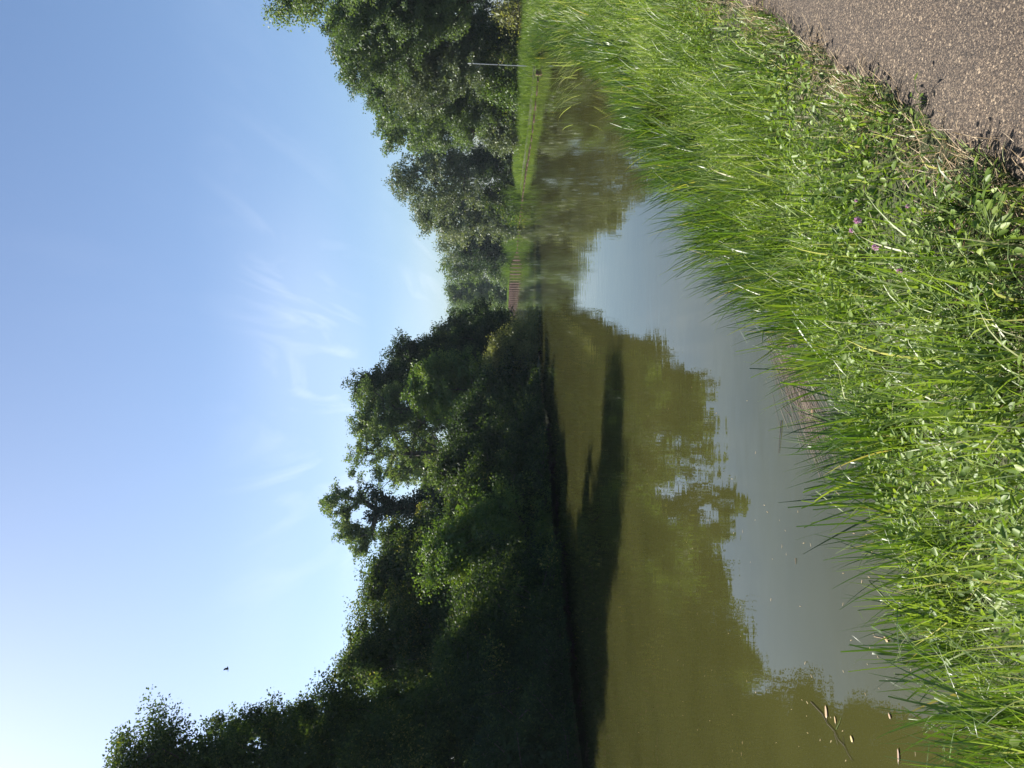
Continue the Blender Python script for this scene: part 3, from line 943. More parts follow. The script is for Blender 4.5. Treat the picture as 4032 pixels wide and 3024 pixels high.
t_ = np.clip(rg.normal(0.45, 0.24, m_), 0, 0.92)
sets.append((V, Q, t_, 9))
build_blades('reeds', M_reed, sets, 'mass of long dark green sedge and reed blades at the near water edge')

# meadow grass on the verge
sets = []
for (n, a, b, pw, wmul, seg) in [(30000, S0, S1, 1.0, 1.0, 5), (30000, S1, S2, 1.4, 1.6, 4), (28000, S2, S3, 1.2, 3.2, 3)]:
    s, d, x, y = band(n, a, b, 0.35, 2.5, rg, pw)
    ee_ = np.interp(s, ss, e0)
    ok_ = d < ee_ + 0.03
    s, d, x, y, ee_ = s[ok_], d[ok_], x[ok_], y[ok_], ee_[ok_]
    n = len(s)
    g = tussock(x, y, 41, 1.7)
    edge = np.clip((ee_ - d) / 0.35, 0.0, 1)
    keep = rg.uniform(0, 1, n) < np.clip(0.10 + 1.15 * g + 0.35 * (1 - edge), 0, 1) * (0.85 + 0.15 * edge)
    s, d, x, y, g, edge = s[keep], d[keep], x[keep], y[keep], g[keep], edge[keep]
    m_ = len(s)
    z = zr(d, y) - 0.01
    Lh = rg.uniform(0.16, 0.46, m_) * (0.6 + 0.6 * g) * (0.35 + 0.65 * edge)
    az = rg.uniform(0, 6.283, m_)
    V, Q = blades(np.stack([x, y, z], 1), az, Lh, rg.uniform(0.004, 0.0115, m_) * wmul, np.where(rg.uniform(0, 1, m_) < 0.32, rg.uniform(0.6, 1.25, m_), np.abs(rg.normal(0.2, 0.3, m_))), rg.normal(0.7, 0.75, m_), seg, None, 1.5, 0.85)
    t_ = np.clip(rg.normal(0.42, 0.2, m_) + 0.2 * noise2(x, y, 43, 1.6) + 0.12 * noise2(x, y, 44, 5.0), 0, 0.9)
    dry = rg.uniform(0, 1, m_) < 0.07 + 0.25 * (1 - edge)
    t_[dry] = rg.uniform(0.9, 1.0, dry.sum())
    sets.append((V, Q, t_, seg))
build_blades('meadow_grass', M_grass, sets, 'tangled bright green meadow grass on the verge between path and water')

# grass on the far part of the right bank, above the piling
sets = []
S4 = rb_s_of_y(105); S5 = rb_s_of_y(185)
for (n, a, b, d0, d1, hl, wmul, seg) in [(26000, S3 - 3, S4, -0.02, 3.2, (0.35, 0.75), 4.0, 3), (14000, S4, S5, 0.4, 3.4, (0.25, 0.5), 7.5, 3),
                                         (22000, S3 - 2, rb_s_of_y(122), -0.62, 0.1, (0.15, 0.5), 4.5, 3), (6000, rb_s_of_y(88), rb_s_of_y(139), -0.9, 0.8, (1.7, 3.0), 6.5, 4), (5000, S2, S3, 5.2, 9.0, (0.15, 0.35), 5.0, 3), (7000, S3, S4, 5.4, 9.0, (0.3, 0.6), 6.0, 3)]:
    s, d, x, y = band(n, a, b, d0, d1, rg, 1.15)
    keep = rg.uniform(0, 1, n) < np.clip(0.3 + 1.1 * tussock(x, y, 51, 0.8), 0, 1)
    s, d, x, y = s[keep], d[keep], x[keep], y[keep]
    m_ = len(s)
    z = np.maximum(zr(d, y), -0.2 if (hl[0] > 1 or d0 < -0.3) else 0.3) - 0.02
    Lh = rg.uniform(hl[0], hl[1], m_) * (0.85 + 0.3 * noise2(x, y, 52, 0.5))
    az = np.where(rg.uniform(0, 1, m_) < 0.35, wat(s) + rg.normal(0, 0.5, m_), rg.uniform(0, 6.283, m_))
    V, Q = blades(np.stack([x, y, z], 1), az, Lh, rg.uniform(0.004, 0.007, m_) * wmul, np.abs(rg.normal(0.12, 0.16, m_)), np.abs(rg.normal(0.5, 0.4, m_)), seg, None, 1.6, 0.8)
    t_ = np.clip(rg.normal(0.40 if hl[0] < 1 else 0.28, 0.17, m_) + 0.12 * noise2(x, y, 53, 0.4), 0, 0.88)
    sets.append((V, Q, t_, seg))
build_blades('bank_grass', M_grass, sets, 'tall sunlit grass and reeds fringing the right bank round the bend')

# broad leaved weeds and clover between the grasses, nearest to the path
n = 60000
s, d, x, y = band(n, S0, rb_s_of_y(12), 0.45, 2.30, rg, 1.2)
keep = d < np.interp(s, ss, e0) - 0.03
s, d, x, y = s[keep], d[keep], x[keep], y[keep]
n = len(s)
g = tussock(x, y, 61, 1.4)
keep = rg.uniform(0, 1, n) < np.clip(-0.45 + 2.1 * g, 0, 1)
x, y, d = x[keep], y[keep], d[keep]
edge = np.clip((2.2 - d) / 0.6, 0.1, 1)
m_ = len(x)
z = zr(d, y) + rg.uniform(0.02, 0.26, m_) * (0.35 + 0.65 * edge)
L_ = rg.uniform(0.010, 0.034, m_) * np.where((y < 4.6) & (d > 0.9), 1.3, 1.0)
ax = unit(np.stack([rg.normal(size=m_), rg.normal(size=m_), rg.normal(0.15, 0.5, m_)], 1))
sd = unit(np.cross(ax, np.stack([rg.normal(0, .5, m_), rg.normal(0, .5, m_), np.ones(m_)], 1)))
up = np.cross(sd, ax)
C_ = np.stack([x, y, z], 1)
w_ = L_ * rg.uniform(0.3, 0.75, m_)
pts = [C_, C_ + ax * (L_ * .35)[:, None] + sd * (w_ * .5)[:, None] + up * (w_ * 0.12)[:, None], C_ + ax * (L_ * .72)[:, None] + sd * (w_ * .4)[:, None] + up * (w_ * 0.05)[:, None], C_ + ax * L_[:, None] - up * (L_ * .12)[:, None],
       C_ + ax * (L_ * .72)[:, None] - sd * (w_ * .4)[:, None] + up * (w_ * 0.05)[:, None], C_ + ax * (L_ * .35)[:, None] - sd * (w_ * .5)[:, None] + up * (w_ * 0.12)[:, None]]
V = np.stack(pts, 1).reshape(-1, 3)
b6 = np.arange(m_)[:, None] * 6
Q = np.concatenate([b6 + np.array([[0, 1, 2, 3]]), b6 + np.array([[0, 3, 4, 5]])], 0)
tw = np.clip(rg.normal(0.5, 0.22, m_), 0, 1)
tag(mesh_np('ground_cover', V, Q, M_weed, None, {'t': ('FACE', np.concatenate([tw, tw]))}), 'broad leaved weeds and clover leaves filling the verge beside the path', 'weeds', None, 'stuff')

# dry straw and dead grass along the ragged edge of the asphalt
n = 30000
s, d, x, y = band(n, S0 - 1, rb_s_of_y(16), 2.12, 2.60, rg, 1.1)
ee = np.interp(s, ss, e0)
d = ee + np.where(rg.uniform(0, 1, n) < 0.6, rg.normal(-0.05, 0.07, n), -np.abs(rg.normal(0.12, 0.16, n)))
x, y = rb_at(s, d)
keep = rg.uniform(0, 1, n) < np.clip(tussock(x, y, 71, 3.0) * 1.5 - 0.15, 0.05, 1)
s, d, x, y = s[keep], d[keep], x[keep], y[keep]
m_ = len(s)
V, Q = blades(np.stack([x, y, zr(d, y) + 0.012], 1), rg.uniform(0, 6.28, m_), rg.uniform(0.03, 0.13, m_), rg.uniform(0.0015, 0.0035, m_), rg.uniform(0.8, 1.5, m_), rg.normal(0, 0.35, m_), 3, None, 1.0, 0.6)
build_blades('dry_straw', M_straw, [(V, Q, np.clip(rg.normal(0.5, 0.25, m_), 0, 1), 3)], 'dry straw and dead grass along the ragged path edge')

# drowned straw floating off the reeds
n = 420
cx_, cy_ = 0, 0
P1 = at_z(3060, 1330, 0); P2 = at_z(3200, 1680, 0)
f = rg.uniform(0, 1, n)
x = P1[0] + (P2[0] - P1[0]) * f + rg.normal(0, 0.09, n); y = P1[1] + (P2[1] - P1[1]) * f + rg.normal(0, 0.16, n)
dirn = math.atan2(P2[0] - P1[0], P2[1] - P1[1])
V, Q = blades(np.stack([x, y, np.full(n, 0.004)], 1), dirn + rg.normal(0, 0.22, n), rg.uniform(0.10, 0.45, n), rg.uniform(0.002, 0.005, n), np.full(n, 1.565), rg.normal(0, 0.004, n), 3, None, 1.0, 0.4, np.zeros(n))
build_blades('floating_straw', M_thatch, [(V, Q, rg.uniform(0, 1, n), 3)], 'brown drowned straw floating beside the reeds')


# ------------------------------------------------------------------ single plants that stand out
def long_blade(name, label, root, tip, width, t_val, sag=0.05, mat=M_reed, kink=None, group=None, cat='reed'):
    """one long leaf from root to tip, folded along its middle"""
    root = np.array(root, float); tip = np.array(tip, float)
    n = 12
    o = empty(name, tuple(root))
    tag(o, label, cat, group)
    tt = np.linspace(0, 1, n)
    if kink is None:
        mid = (root + tip) / 2 + np.array([0, 0, sag])
        C_ = ((1 - tt)[:, None] ** 2) * root + (2 * tt * (1 - tt))[:, None] * mid + (tt ** 2)[:, None] * tip
    else:
        k = np.array(kink, float)
        C_ = np.where(tt[:, None] < 0.55, root + (k - root) * (tt / 0.55)[:, None], k + (tip - k) * ((tt - 0.55) / 0.45)[:, None])
    C_ = C_ - root
    ax = unit(np.gradient(C_, axis=0))
    view = unit(np.array([[0.3, -1, 0.2]]))
    sd = unit(np.cross(ax, np.repeat(view, n, 0)))
    up = np.cross(sd, ax)
    w = width * np.clip(1.02 - tt ** 3, 0.25, 1) * 0.5
    V = np.stack([C_ - sd * w[:, None], C_ + up * (w * 0.45)[:, None], C_ + sd * w[:, None], C_ - up * (w * 0.1)[:, None] + up * (w * .3)[:, None]], 1).reshape(-1, 3)
    k = np.arange(n - 1) * 4
    Q = np.concatenate([np.stack([k + a, k + b, k + b + 4, k + a + 4], 1) for a, b in ((0, 1), (1, 2), (2, 3), (3, 0))])
    mesh_np('blade', V, Q, mat, o, {'t': ('FACE', np.full(len(Q), t_val))})
    return o


def blade_px(name, label, X0, Y0, D0, X1, Y1, D1, width, tv, **kw):
    if 'kp' in kw:
        a, b, c = kw.pop('kp')
        kw['kink'] = at_y(a, b, c)
    return long_blade(name, label, at_y(X0, Y0, D0), at_y(X1, Y1, D1), width, tv, **kw)


blade_px('reed_blade', 'straight dark reed blade reaching farthest out over the open water', 3430, 1945, 4.45, 3065, 1979, 4.75, 0.011, 0.05, sag=0.0)
blade_px('reed_blade', 'dark reed blade leaning away from the straight one, low over the water', 3500, 2000, 4.3, 3162, 2182, 4.6, 0.010, 0.10, sag=0.02)
blade_px('reed_blade', 'dark green reed blade bowed outward with a torn tip above the floating stick', 3420, 1735, 4.7, 3128, 1830, 5.0, 0.011, 0.42, sag=0.04)
blade_px('reed_blade', 'yellow green reed blade with a broken tip beside the bowed blade', 3430, 1830, 4.6, 3172, 1902, 4.8, 0.010, 0.80, sag=0.01)
blade_px('reed_blade', 'pale reed leaf bent sharply where the reeds end at the open bay', 3200, 1240, 5.3, 2955, 1438, 5.6, 0.013, 0.88, kp=(3020, 1395, 5.5))
blade_px('reed_blade', 'dark reed leaf folded over like a hook above the grass', 3260, 1300, 5.0, 3000, 1360, 5.2, 0.011, 0.30, kp=(3005, 1300, 5.2))
blade_px('reed_blade', 'pale green reed folded into a long V over the water', 3600, 2480, 3.8, 3640, 2320, 3.9, 0.009, 0.62, kp=(3420, 2285, 4.1))
blade_px('reed_blade', 'broad yellow green blade arching out near the picture edge', 3820, 2760, 3.6, 3640, 2890, 3.8, 0.013, 0.78, sag=0.03)
blade_px('reed_blade', 'straight blade with a cut tip standing alone right of the floating leaf', 3760, 2530, 3.7, 3502, 2568, 3.9, 0.012, 0.62, sag=0.0)
blade_px('reed_blade', 'dark blade pointing out to the water at the lower picture corner', 3900, 2820, 3.5, 3740, 2900, 3.7, 0.011, 0.10, sag=0.02)

# dark iris clump by the inlet
ci = at_y(2168, 150, 25.5)
o = empty('iris_plant', (ci[0], ci[1], 0.35))
tag(o, 'dark iris clump with sword leaves standing in the grass before the inlet', 'plant')
n = 30
rg2 = np.random.default_rng(8)
V, Q = blades(np.stack([rg2.normal(0, 0.45, n), rg2.normal(0, 0.2, n), np.zeros(n)], 1), np.where(rg2.uniform(0, 1, n) < .6, -1.57, 1.57) + rg2.normal(0, .6, n), rg2.uniform(0.45, 0.95, n), rg2.uniform(0.03, 0.045, n),
              np.abs(rg2.normal(0.15, 0.2, n)), rg2.uniform(0, 0.5, n), 5, None, 2.0, 0.9, rg2.uniform(-.4, .4, n))
mesh_np('sword_leaves', V, Q, M_dark, o, {'t': ('FACE', np.repeat(rg2.uniform(0, 0.5, n), 5))})
# straw coloured flattened reeds next to it
ci = at_z(2290, 215, 0.2)
o = empty('withered_reeds', (ci[0], ci[1], 0.12))
tag(o, 'pale withered reeds flattened over the water at the inlet', 'reeds')
n = 130
V, Q = blades(np.stack([rg2.normal(0.2, 0.5, n), rg2.normal(0, 1.3, n), rg2.uniform(0, 0.25, n)], 1), -1.57 + rg2.normal(0, .7, n), rg2.uniform(0.5, 1.2, n), rg2.uniform(0.012, 0.022, n),
              np.abs(rg2.normal(0.5, 0.3, n)), rg2.uniform(0.3, 1.4, n), 5, None, 1.3, 0.7)
mesh_np('leaves', V, Q, M_grass, o, {'t': ('FACE', np.repeat(rg2.uniform(0.86, 0.97, n), 5))})

# clover flowers
M_petal = leaf_material('clover_petal', [(0.0, (0.46, 0.22, 0.36)), (0.6, (0.62, 0.36, 0.50)), (1.0, (0.80, 0.60, 0.70))], 0.3, gloss=0.03, tcol=(1, 0.9, 1))
fl = [
    (3377, 868, 0.016, 'largest pink clover flower, nearest the path'),
    (3354, 907, 0.011, 'small pink clover flower just beside the largest one'),
    (3448, 972, 0.015, 'pale pink clover flower below the pair, half way to the picture middle'),
    (3542, 1066, 0.012, 'pink clover flower farthest to the left of the verge'),
    (3574, 812, 0.008, 'tiny pink clover bud low among broad leaves'),
    (3371, 790, 0.007, 'tiny reddish clover bud half hidden in the grass'),
]
for i, (X, Y, r, lb) in enumerate(fl):
    p_ = at_z(X, Y, 0.76)
    gz = float(ground_z([p_[0]], [p_[1]])[0])
    o = empty('clover_flower', (p_[0], p_[1], gz))
    tag(o, lb, 'flower', 'clover flowers on the verge')
    hgt0 = p_[2] - gz
    rg2 = np.random.default_rng(70 + i)
    n = 110
    dr_ = unit(rg2.normal(size=(n, 3)) + np.array([0, 0, 0.35]))
    a0 = dr_ * r * 0.25; a1 = dr_ * r * rg2.uniform(0.85, 1.15, n)[:, None]
    sd = unit(np.cross(dr_, rg2.normal(size=(n, 3)))) * r * 0.13
    V = np.stack([a0 - sd * .4, a0 + sd * .4, a1 * 0.8 + sd, a1, a1 * 0.8 - sd], 1).reshape(-1, 3) + np.array([0, 0, hgt0])
    Q = (np.arange(n) * 5)[:, None] + np.array([[0, 1, 2, 3, 4]])
    mesh_np('flower_head', V, Q, M_petal, o, {'t': ('FACE', rg2.uniform(0, 1, n))})
    zz = np.linspace(0, hgt0 - r * .3, 7)
    cv = np.stack([0.05 * (zz / hgt0 - 1) ** 2, -0.03 * (zz / hgt0 - 1), zz], 1)
    Vt, Qt = tubes((cv[:-1], cv[1:], np.full(6, 0.0014), np.full(6, 0.0012)), 5)
    mesh_np('stem', Vt, Qt, M_weed, o, {'t': ('FACE', np.full(len(Qt), 0.3))})

# sprigs growing out over the asphalt edge
def sprig(X, Y, label, n, size, h, seed, spread=0.10):
    p_ = at_z(X, Y, 0.62)
    rg2 = np.random.default_rng(seed)
    o = empty('weed', (p_[0], p_[1], 0.60))
    tag(o, label, 'weed', 'weeds at the asphalt edge')
    P0, P1, C_, A_ = [], [], [], []
    for k in range(n):
        a = rg2.uniform(0, 6.28); e = rg2.uniform(0.3, 1.0)
        tipv = np.array([math.cos(a) * spread * e, math.sin(a) * spread * e, h * rg2.uniform(0.4, 1.0)])
        midv = tipv * 0.5 + np.array([0, 0, 0.25 * h])
        P0 += [np.zeros(3), midv]; P1 += [midv, tipv]
        C_.append(tipv); A_.append(unit(np.array([math.cos(a), math.sin(a), rg2.uniform(-0.3, 0.2)])))
    Vt, Qt = tubes((np.array(P0), np.array(P1), np.full(len(P0), 0.0013), np.full(len(P0), 0.001)), 5)
    mesh_np('stem', Vt, Qt, M_weed, o, {'t': ('FACE', np.full(len(Qt), 0.25))})
    C_ = np.array(C_); A_ = np.array(A_)
    L_ = size * rg2.uniform(0.7, 1.3, n)[:, None]
    sd = unit(np.cross(A_, np.array([[0, 0, 1.0]]) + rg2.normal(size=(n, 3)) * 0.3)); up = np.cross(sd, A_)
    V = np.stack([C_, C_ + A_ * L_ * .3 + sd * L_ * .24 + up * L_ * .06, C_ + A_ * L_ * .7 + sd * L_ * .2, C_ + A_ * L_ - up * L_ * .1, C_ + A_ * L_ * .7 - sd * L_ * .2, C_ + A_ * L_ * .3 - sd * L_ * .24 + up * L_ * .06], 1).reshape(-1, 3)
    b6 = np.arange(n)[:, None] * 6
    Q = np.concatenate([b6 + np.array([[0, 1, 2, 3]]), b6 + np.array([[0, 3, 4, 5]])])
    mesh_np('leaves', V, Q, M_weed, o, {'t': ('FACE', np.tile(rg2.uniform(0.3, 0.9, n), 2))})
    return o


sprig(3640, 400, 'clover sprig reaching out over the asphalt on thin stems', 7, 0.03, 0.09, 1, 0.09)
sprig(3560, 470, 'small weed at the asphalt edge beside the clover sprig', 8, 0.025, 0.05, 2, 0.05)
sprig(3900, 800, 'bushy broad leaved weed at the asphalt corner nearest the camera', 60, 0.030, 0.11, 3, 0.13)
sprig(3985, 960, 'leafy weed at the bottom picture edge, left of the bushy one', 60, 0.032, 0.14, 4, 0.16)
sprig(3800, 830, 'tall leafy weed in the verge behind the bushy one', 60, 0.028, 0.22, 5, 0.14)
b0 = at_z(3415, 470, 0.61)
for k, (dx, tp, lb) in enumerate([(0, (3385, 300), 'grass blade with a cut top sticking up at the asphalt edge'), (0.02, (3420, 340), 'second, shorter grass blade beside the cut one at the asphalt edge')]):
    tip = at_y(tp[0], tp[1], b0[1] - 0.02)
    long_blade('grass_blade', lb, b0 + np.array([dx, 0, 0]), tip, 0.006, 0.5, 0.0, M_grass, cat='grass')

# ------------------------------------------------------------------ floating things
M_deadleaf = leaf_material('dead_leaf', [(0.0, (0.20, 0.11, 0.055)), (0.5, (0.32, 0.20, 0.115)), (1.0, (0.46, 0.33, 0.12))], 0.2, gloss=0.06, tcol=(1, .9, .7))


def floating_leaf(X, Y, L, W, ang, tv, label, curl=0.15):
    p_ = at_z(X, Y, 0.004)
    o = empty('floating_leaf', (p_[0], p_[1], 0.0))
    o.rotation_euler = (0, 0, ang)
    tag(o, label, 'leaf', 'dead leaves floating on the water')
    n = 9
    tt = np.linspace(-1, 1, n)
    w = W * np.sqrt(np.clip(1 - tt ** 2, 0.0, 1)) * (1 - 0.25 * tt) * 0.5 + 0.0008
    V = []
    for s_, ww in zip(tt, w):
        x = s_ * L / 2
        zc_ = 0.004 + curl * L * 0.3 * s_ * s_
        V += [(x, -ww, zc_ + curl * ww), (x, 0, zc_), (x, ww, zc_ + curl * ww)]
    k = np.arange(n - 1) * 3
    Q = np.concatenate([np.stack([k + a, k + a + 1, k + a + 4, k + a + 3], 1) for a in (0, 1)])
    ob = mesh_np('leaf_blade', np.array(V), Q, M_deadleaf, o, {'t': ('FACE', np.full(len(Q), tv))})
    so = ob.modifiers.new('thickness', 'SOLIDIFY'); so.thickness = 0.0012
    Vt, Qt = tubes((np.array([[-L / 2, 0, 0.006]]), np.array([[-L * .75, L * .06, 0.004]]), np.array([0.0011]), np.array([0.0009])), 5)
    mesh_np('leaf_stalk', Vt, Qt, M_thatch, o, {'t': ('FACE', np.full(len(Qt), 0.4))})


floating_leaf(3254, 2802, 0.085, 0.034, 0.2, 0.6, 'largest tan leaf floating beside the twig')
floating_leaf(3289, 2834, 0.045, 0.016, 0.4, 0.75, 'slim pale leaf floating between the twig and the big tan leaf')
floating_leaf(3354, 2909, 0.042, 0.026, 0.9, 1.0, 'small yellow leaf floating beside the twig')
floating_leaf(3538, 2973, 0.075, 0.018, 0.1, 0.25, 'narrow brown leaf floating near the picture edge')
floating_leaf(3503, 2818, 0.035, 0.018, 0.8, 0.55, 'small curled leaf floating alone on open grey water')
floating_leaf(3541, 2388, 0.04, 0.022, 0.3, 0.45, 'reddish tan leaf caught among the outer reed blades')
floating_leaf(3199, 1622, 0.055, 0.03, 0.1, 0.15, 'brown leaf floating by the drowned straw')
floating_leaf(3490, 2517, 0.05, 0.02, 1.3, 0.7, 'pale leaf stuck on a short floating stick')

def stick(name, label, pts, r, mat, sides=6, cat='twig', taper=0.4):
    P_ = np.array([at_z(X, Y, z) for X, Y, z in pts])
    base = P_[0].copy(); base[2] = 0
    o = empty(name, tuple(base))
    tag(o, label, cat)
    Q_ = P_ - base
    k = len(Q_)
    rr = r * (1 - (1 - taper) * np.linspace(0, 1, k))
    Vt, Qt = tubes((Q_[:-1], Q_[1:], rr[:-1], rr[1:]), sides)
    mesh_np('twig_stem', Vt, Qt, mat, o, {'t': ('FACE', np.full(len(Qt), 0.35))})
    return o, base


o, base = stick('floating_twig', 'thin brown twig floating with dead leaves round it', [(3192, 2763, .006), (3238, 2812, .008), (3258, 2850, .008), (3285, 2880, .008), (3300, 2912, .007), (3325, 2938, .006), (3338, 2968, .006), (3357, 2996, .005)], 0.0030, M_thatch)
for (a, b) in (((3285, 2890), (3300, 2935)), ((3322, 2935), (3318, 2900))):
    A = at_z(*a, .007) - base; B = at_z(*b, .006) - base
    Vt, Qt = tubes((A[None], B[None], np.array([.002]), np.array([.001])), 5)
    mesh_np('side_twig', Vt, Qt, M_thatch, o, {'t': ('FACE', np.full(len(Qt), 0.4))})
stick('floating_stick', 'dark stick floating off the drowned straw', [(3075, 1655, .006), (3072, 1700, .007), (3068, 1745, .006), (3066, 1785, .004)], 0.0035, M_thatch)
stick('floating_stick', 'short pale stick floating on open water beyond the tree reflection', [(3132, 2198, .005), (3132, 2222, .005)], 0.003, M_straw)
stick('floating_stick', 'short pale stick under the pale floating leaf', [(3442, 2506, .005), (3470, 2512, .006), (3500, 2518, .005)], 0.003, M_straw)
stick('floating_stick', 'forked greenish stalk floating beside the small yellow leaf', [(3292, 2872, .005), (3305, 2845, .007), (3312, 2822, .005)], 0.002, M_weed)
# specks: seeds and fluff on the water, too many and small to count
n = 150
X = rg.uniform(2350, 3700, n); Y = rg.uniform(1500, 3100, n)
P_ = np.array([at_z(a, b, 0.003) for a, b in zip(X, Y)])
keep = inside_poly(P_[:, 0], P_[:, 1], CH); P_ = P_[keep]; n = len(P_)
V, Q = blades(P_, rg.uniform(0, 6.28, n), rg.uniform(0.006, 0.03, n), rg.uniform(0.003, 0.006, n), np.full(n, 1.565), np.zeros(n), 2, None, 1.0, 0.4, np.zeros(n))
build_blades('floating_specks', M_straw, [(V, Q, rg.uniform(0.5, 1, n), 2)], 'pale seeds and specks drifting on the water')

# ------------------------------------------------------------------ sheet piling
M_rust = solid('rusty_steel', [(0.3, (0.03, 0.019, 0.014)), (0.55, (0.065, 0.042, 0.034)), (0.75, (0.13, 0.10, 0.085))], 3.0, 0.03, 0.9, 0.004, stretch=(1, 1, 3))
s = np.arange(rb_s_of_y(48.2), rb_s_of_y(182), 0.0625)
phs = (s / 2.3) % 1.0
off = np.clip((np.abs(phs - 0.5) * 4 - 1) * 2.6, -1, 1) * 0.42
x0, y0 = rb_at(s, -0.46 + off)
x1, y1 = rb_at(s, -0.445 + off)
k = len(s)
top = np.interp(y0, [48, 118, 128], [0.04, 0.08, 0.95]) + 0.01 * smooth_noise(s, 9, 0.7)
V = np.concatenate([np.stack([x0, y0, np.full(k, -0.9)], 1), np.stack([x0, y0, top], 1), np.stack([x1, y1, top], 1), np.stack([x1, y1, np.full(k, -0.9)], 1)])
i0 = np.arange(k - 1)
Q = np.concatenate([np.stack([i0 + a * k, i0 + 1 + a * k, i0 + 1 + b * k, i0 + b * k], 1) for a, b in ((0, 1), (1, 2), (2, 3))])
w_o = empty('sheet_pile_wall', (float(x0[0]), float(y0[0]), 0))
tag(w_o, 'rusty brown corrugated sheet piling along the right bank waterline', 'retaining wall')
org = np.array([float(x0[0]), float(y0[0]), 0])
mesh_np('piling', V - org, Q, M_rust, w_o)
# cut end plate standing out at the inlet
import bmesh
bm = bmesh.new()
bmesh.ops.create_cube(bm, size=1.0)
for v in bm.verts:
    v.co.x *= 0.5; v.co.y *= 0.10; v.co.z *= 0.2
    if v.co.x > 0: v.co.z *= 0.8
bmesh.ops.bevel(bm, geom=bm.edges[:], offset=0.03, segments=2, affect='EDGES')
me = bpy.data.meshes.new('end_beam'); bm.to_mesh(me); bm.free()
me.materials.append(solid('weathered_timber', [(0.3, (0.20, 0.13, 0.08)), (0.7, (0.38, 0.26, 0.17))], 5, 0.1, 0.9, stretch=(0.4, 4, 4)))
eb = bpy.data.objects.new('end_beam', me); COL.objects.link(eb); eb.parent = w_o
eb.location = (0.3, -0.6, 0.08); eb.rotation_euler = (0, 0.1, 0.5)

# ------------------------------------------------------------------ white poles
M_steel = solid('galvanised_steel', [(0.3, (0.34, 0.36, 0.36)), (0.7, (0.52, 0.54, 0.54))], 5, 0.4, 0.5, 0.0, metallic=0.2)
M_cap = solid('white_cap', [(0.3, (0.7, 0.7, 0.68)), (0.7, (0.82, 0.82, 0.8))], 5, 0.3, 0.5)
M_darkband = solid('dark_clamp', [(0.3, (0.03, 0.03, 0.03)), (0.7, (0.06, 0.06, 0.06))], 5, 0.3, 0.6)


def pole(X0, Y0, X1, Y1, D, r, label):
    a = at_y(X0, Y0, D); b = at_y(X1, Y1, D)
    gz = float(ground_z([a[0]], [a[1]])[0])
    a0 = a + (b - a) * ((gz - 0.1 - a[2]) / (b[2] - a[2]))
    o = empty('marker_pole', (a0[0], a0[1], a0[2] + .1))
    tag(o, label, 'pole', 'thin marker poles on the right bank')
    org = np.array([a0[0], a0[1], a0[2] + .1])
    A = a0 - org; B = b - org

    def piece(nm, f0, f1, rad, mt):
        p0 = A + (B - A) * f0; p1 = A + (B - A) * f1
        ax = (p1 - p0) / np.linalg.norm(p1 - p0)
        bmx = bmesh.new()
        bmesh.ops.create_cone(bmx, cap_ends=True, segments=12, radius1=rad, radius2=rad * 0.96, depth=float(np.linalg.norm(p1 - p0)))
        mtx = Vector(ax).to_track_quat('Z', 'Y').to_matrix().to_4x4()
        bmesh.ops.transform(bmx, matrix=Matrix.Translation(Vector((p0 + p1) / 2)) @ mtx, verts=bmx.verts)
        me = bpy.data.meshes.new(nm); bmx.to_mesh(me); bmx.free(); me.materials.append(mt)
        q = bpy.data.objects.new(nm, me); COL.objects.link(q); q.parent = o
    piece('shaft', 0.0, 0.955, r, M_steel)
    piece('clamp', 0.52, 0.535, r * 1.35, M_darkband)
    piece('clamp', 0.93, 0.945, r * 1.35, M_darkband)
    piece('cap', 0.955, 1.0, r * 1.25, M_cap)


pole(2036, 258, 1842, 249, 50.5, 0.026, 'tall pale pole in the grass by the inlet, the nearer of two')
pole(1983, 1044, 1918, 1035, 133, 0.030, 'short pale pole at the end of the far reeds, the farther of two')

# ------------------------------------------------------------------ bird
bp = at_y(897, 2632, 24)
M_bird = solid('dark_plumage', [(0.3, (0.03, 0.028, 0.03)), (0.7, (0.075, 0.065, 0.06))], 20, 0.2, 0.8)
bm = bmesh.new()
def ring(cx, cy, cz, rx, rz, n=10):
    return [bm.verts.new((cx + rx * math.cos(a), cy, cz + rz * math.sin(a))) for a in [2 * math.pi * k / n for k in range(n)]]
st = [(-0.115, 0.022, 0.004), (-0.075, 0.014, 0.008), (-0.05, 0.020, 0.018), (-0.02, 0.029, 0.027), (0.015, 0.031, 0.029), (0.04, 0.022, 0.022), (0.055, 0.020, 0.020), (0.07, 0.014, 0.014), (0.078, 0.004, 0.004), (0.09, 0.001, 0.001)]
rings = [ring(0, y, 0.006 * (y > 0.045), rx, rz) for y, rx, rz in st]
for a, b in zip(rings[:-1], rings[1:]):
    for k in range(10):
        bm.faces.new((a[k], a[(k + 1) % 10], b[(k + 1) % 10], b[k]))
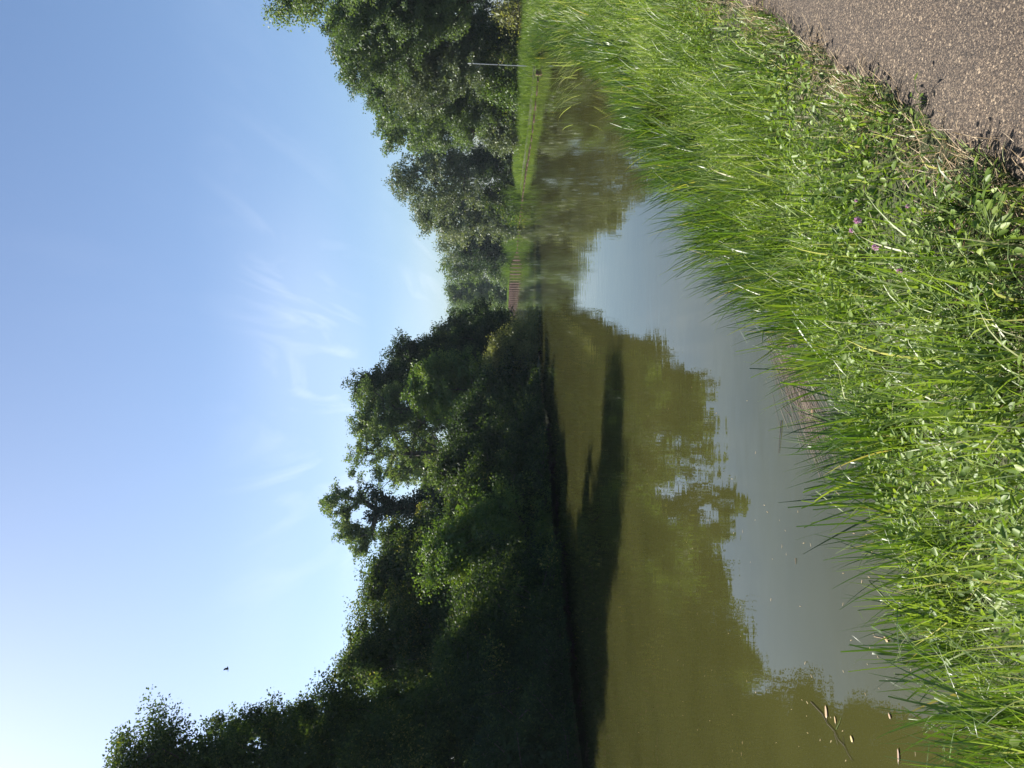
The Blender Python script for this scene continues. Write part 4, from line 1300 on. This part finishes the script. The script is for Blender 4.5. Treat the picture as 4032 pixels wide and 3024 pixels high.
bm.faces.new(rings[0][::-1]); bm.faces.new(rings[-1])
for sgn in (-1, 1):
    secs = [(0.012, 0.035, -0.03, 0.010, 0.012), (0.05, 0.04, -0.035, 0.05, 0.008), (0.085, 0.03, -0.04, 0.095, 0.006), (0.12, -0.005, -0.045, 0.125, 0.004), (0.135, -0.04, -0.05, 0.135, 0.002)]
    prev = None
    for (x, yf, yb, z, th) in secs:
        vs = [bm.verts.new((sgn * x * .8, yf, z + th)), bm.verts.new((sgn * x * .8, yb, z + th * .5)), bm.verts.new((sgn * x * .8, yb, z - th * .5)), bm.verts.new((sgn * x * .8, yf, z - th))]
        if prev:
            for k in range(4):
                bm.faces.new((prev[k], prev[(k + 1) % 4], vs[(k + 1) % 4], vs[k]))
        else:
            bm.faces.new(vs)
        prev = vs
    bm.faces.new(prev[::-1])
bmesh.ops.recalc_face_normals(bm, faces=bm.faces)
me = bpy.data.meshes.new('bird'); bm.to_mesh(me); bm.free()
me.materials.append(M_bird)
bird = bpy.data.objects.new('bird', me); COL.objects.link(bird)
bird.location = tuple(bp)
bird.scale = (0.75, 0.75, 0.75)
bird.rotation_euler = (math.radians(12), math.radians(-8), math.radians(-70))
tag(bird, 'small dark bird flying with raised wings in the clear sky', 'bird')

# ------------------------------------------------------------------ haze
hz, ht = new_mat('thin_haze')
pv = N(ht, 'ShaderNodeVolumePrincipled')
pv.inputs['Density'].default_value = 0.0002
pv.inputs['Color'].default_value = (0.75, 0.88, 1.0, 1)
ho = N(ht, 'ShaderNodeOutputMaterial')
ht.links.new(pv.outputs[0], ho.inputs['Volume'])
bm = bmesh.new()
bmesh.ops.create_cube(bm, size=1.0)
for v in bm.verts:
    v.co = Vector((v.co.x * 3800, v.co.y * 3800, -2.3 if v.co.z < 0 else 24.0))
me = bpy.data.meshes.new('haze'); bm.to_mesh(me); bm.free()
me.materials.append(hz)
ho_ = bpy.data.objects.new('haze', me); COL.objects.link(ho_)
tag(ho_, 'thin summer haze over the canal', 'haze', None, 'stuff')
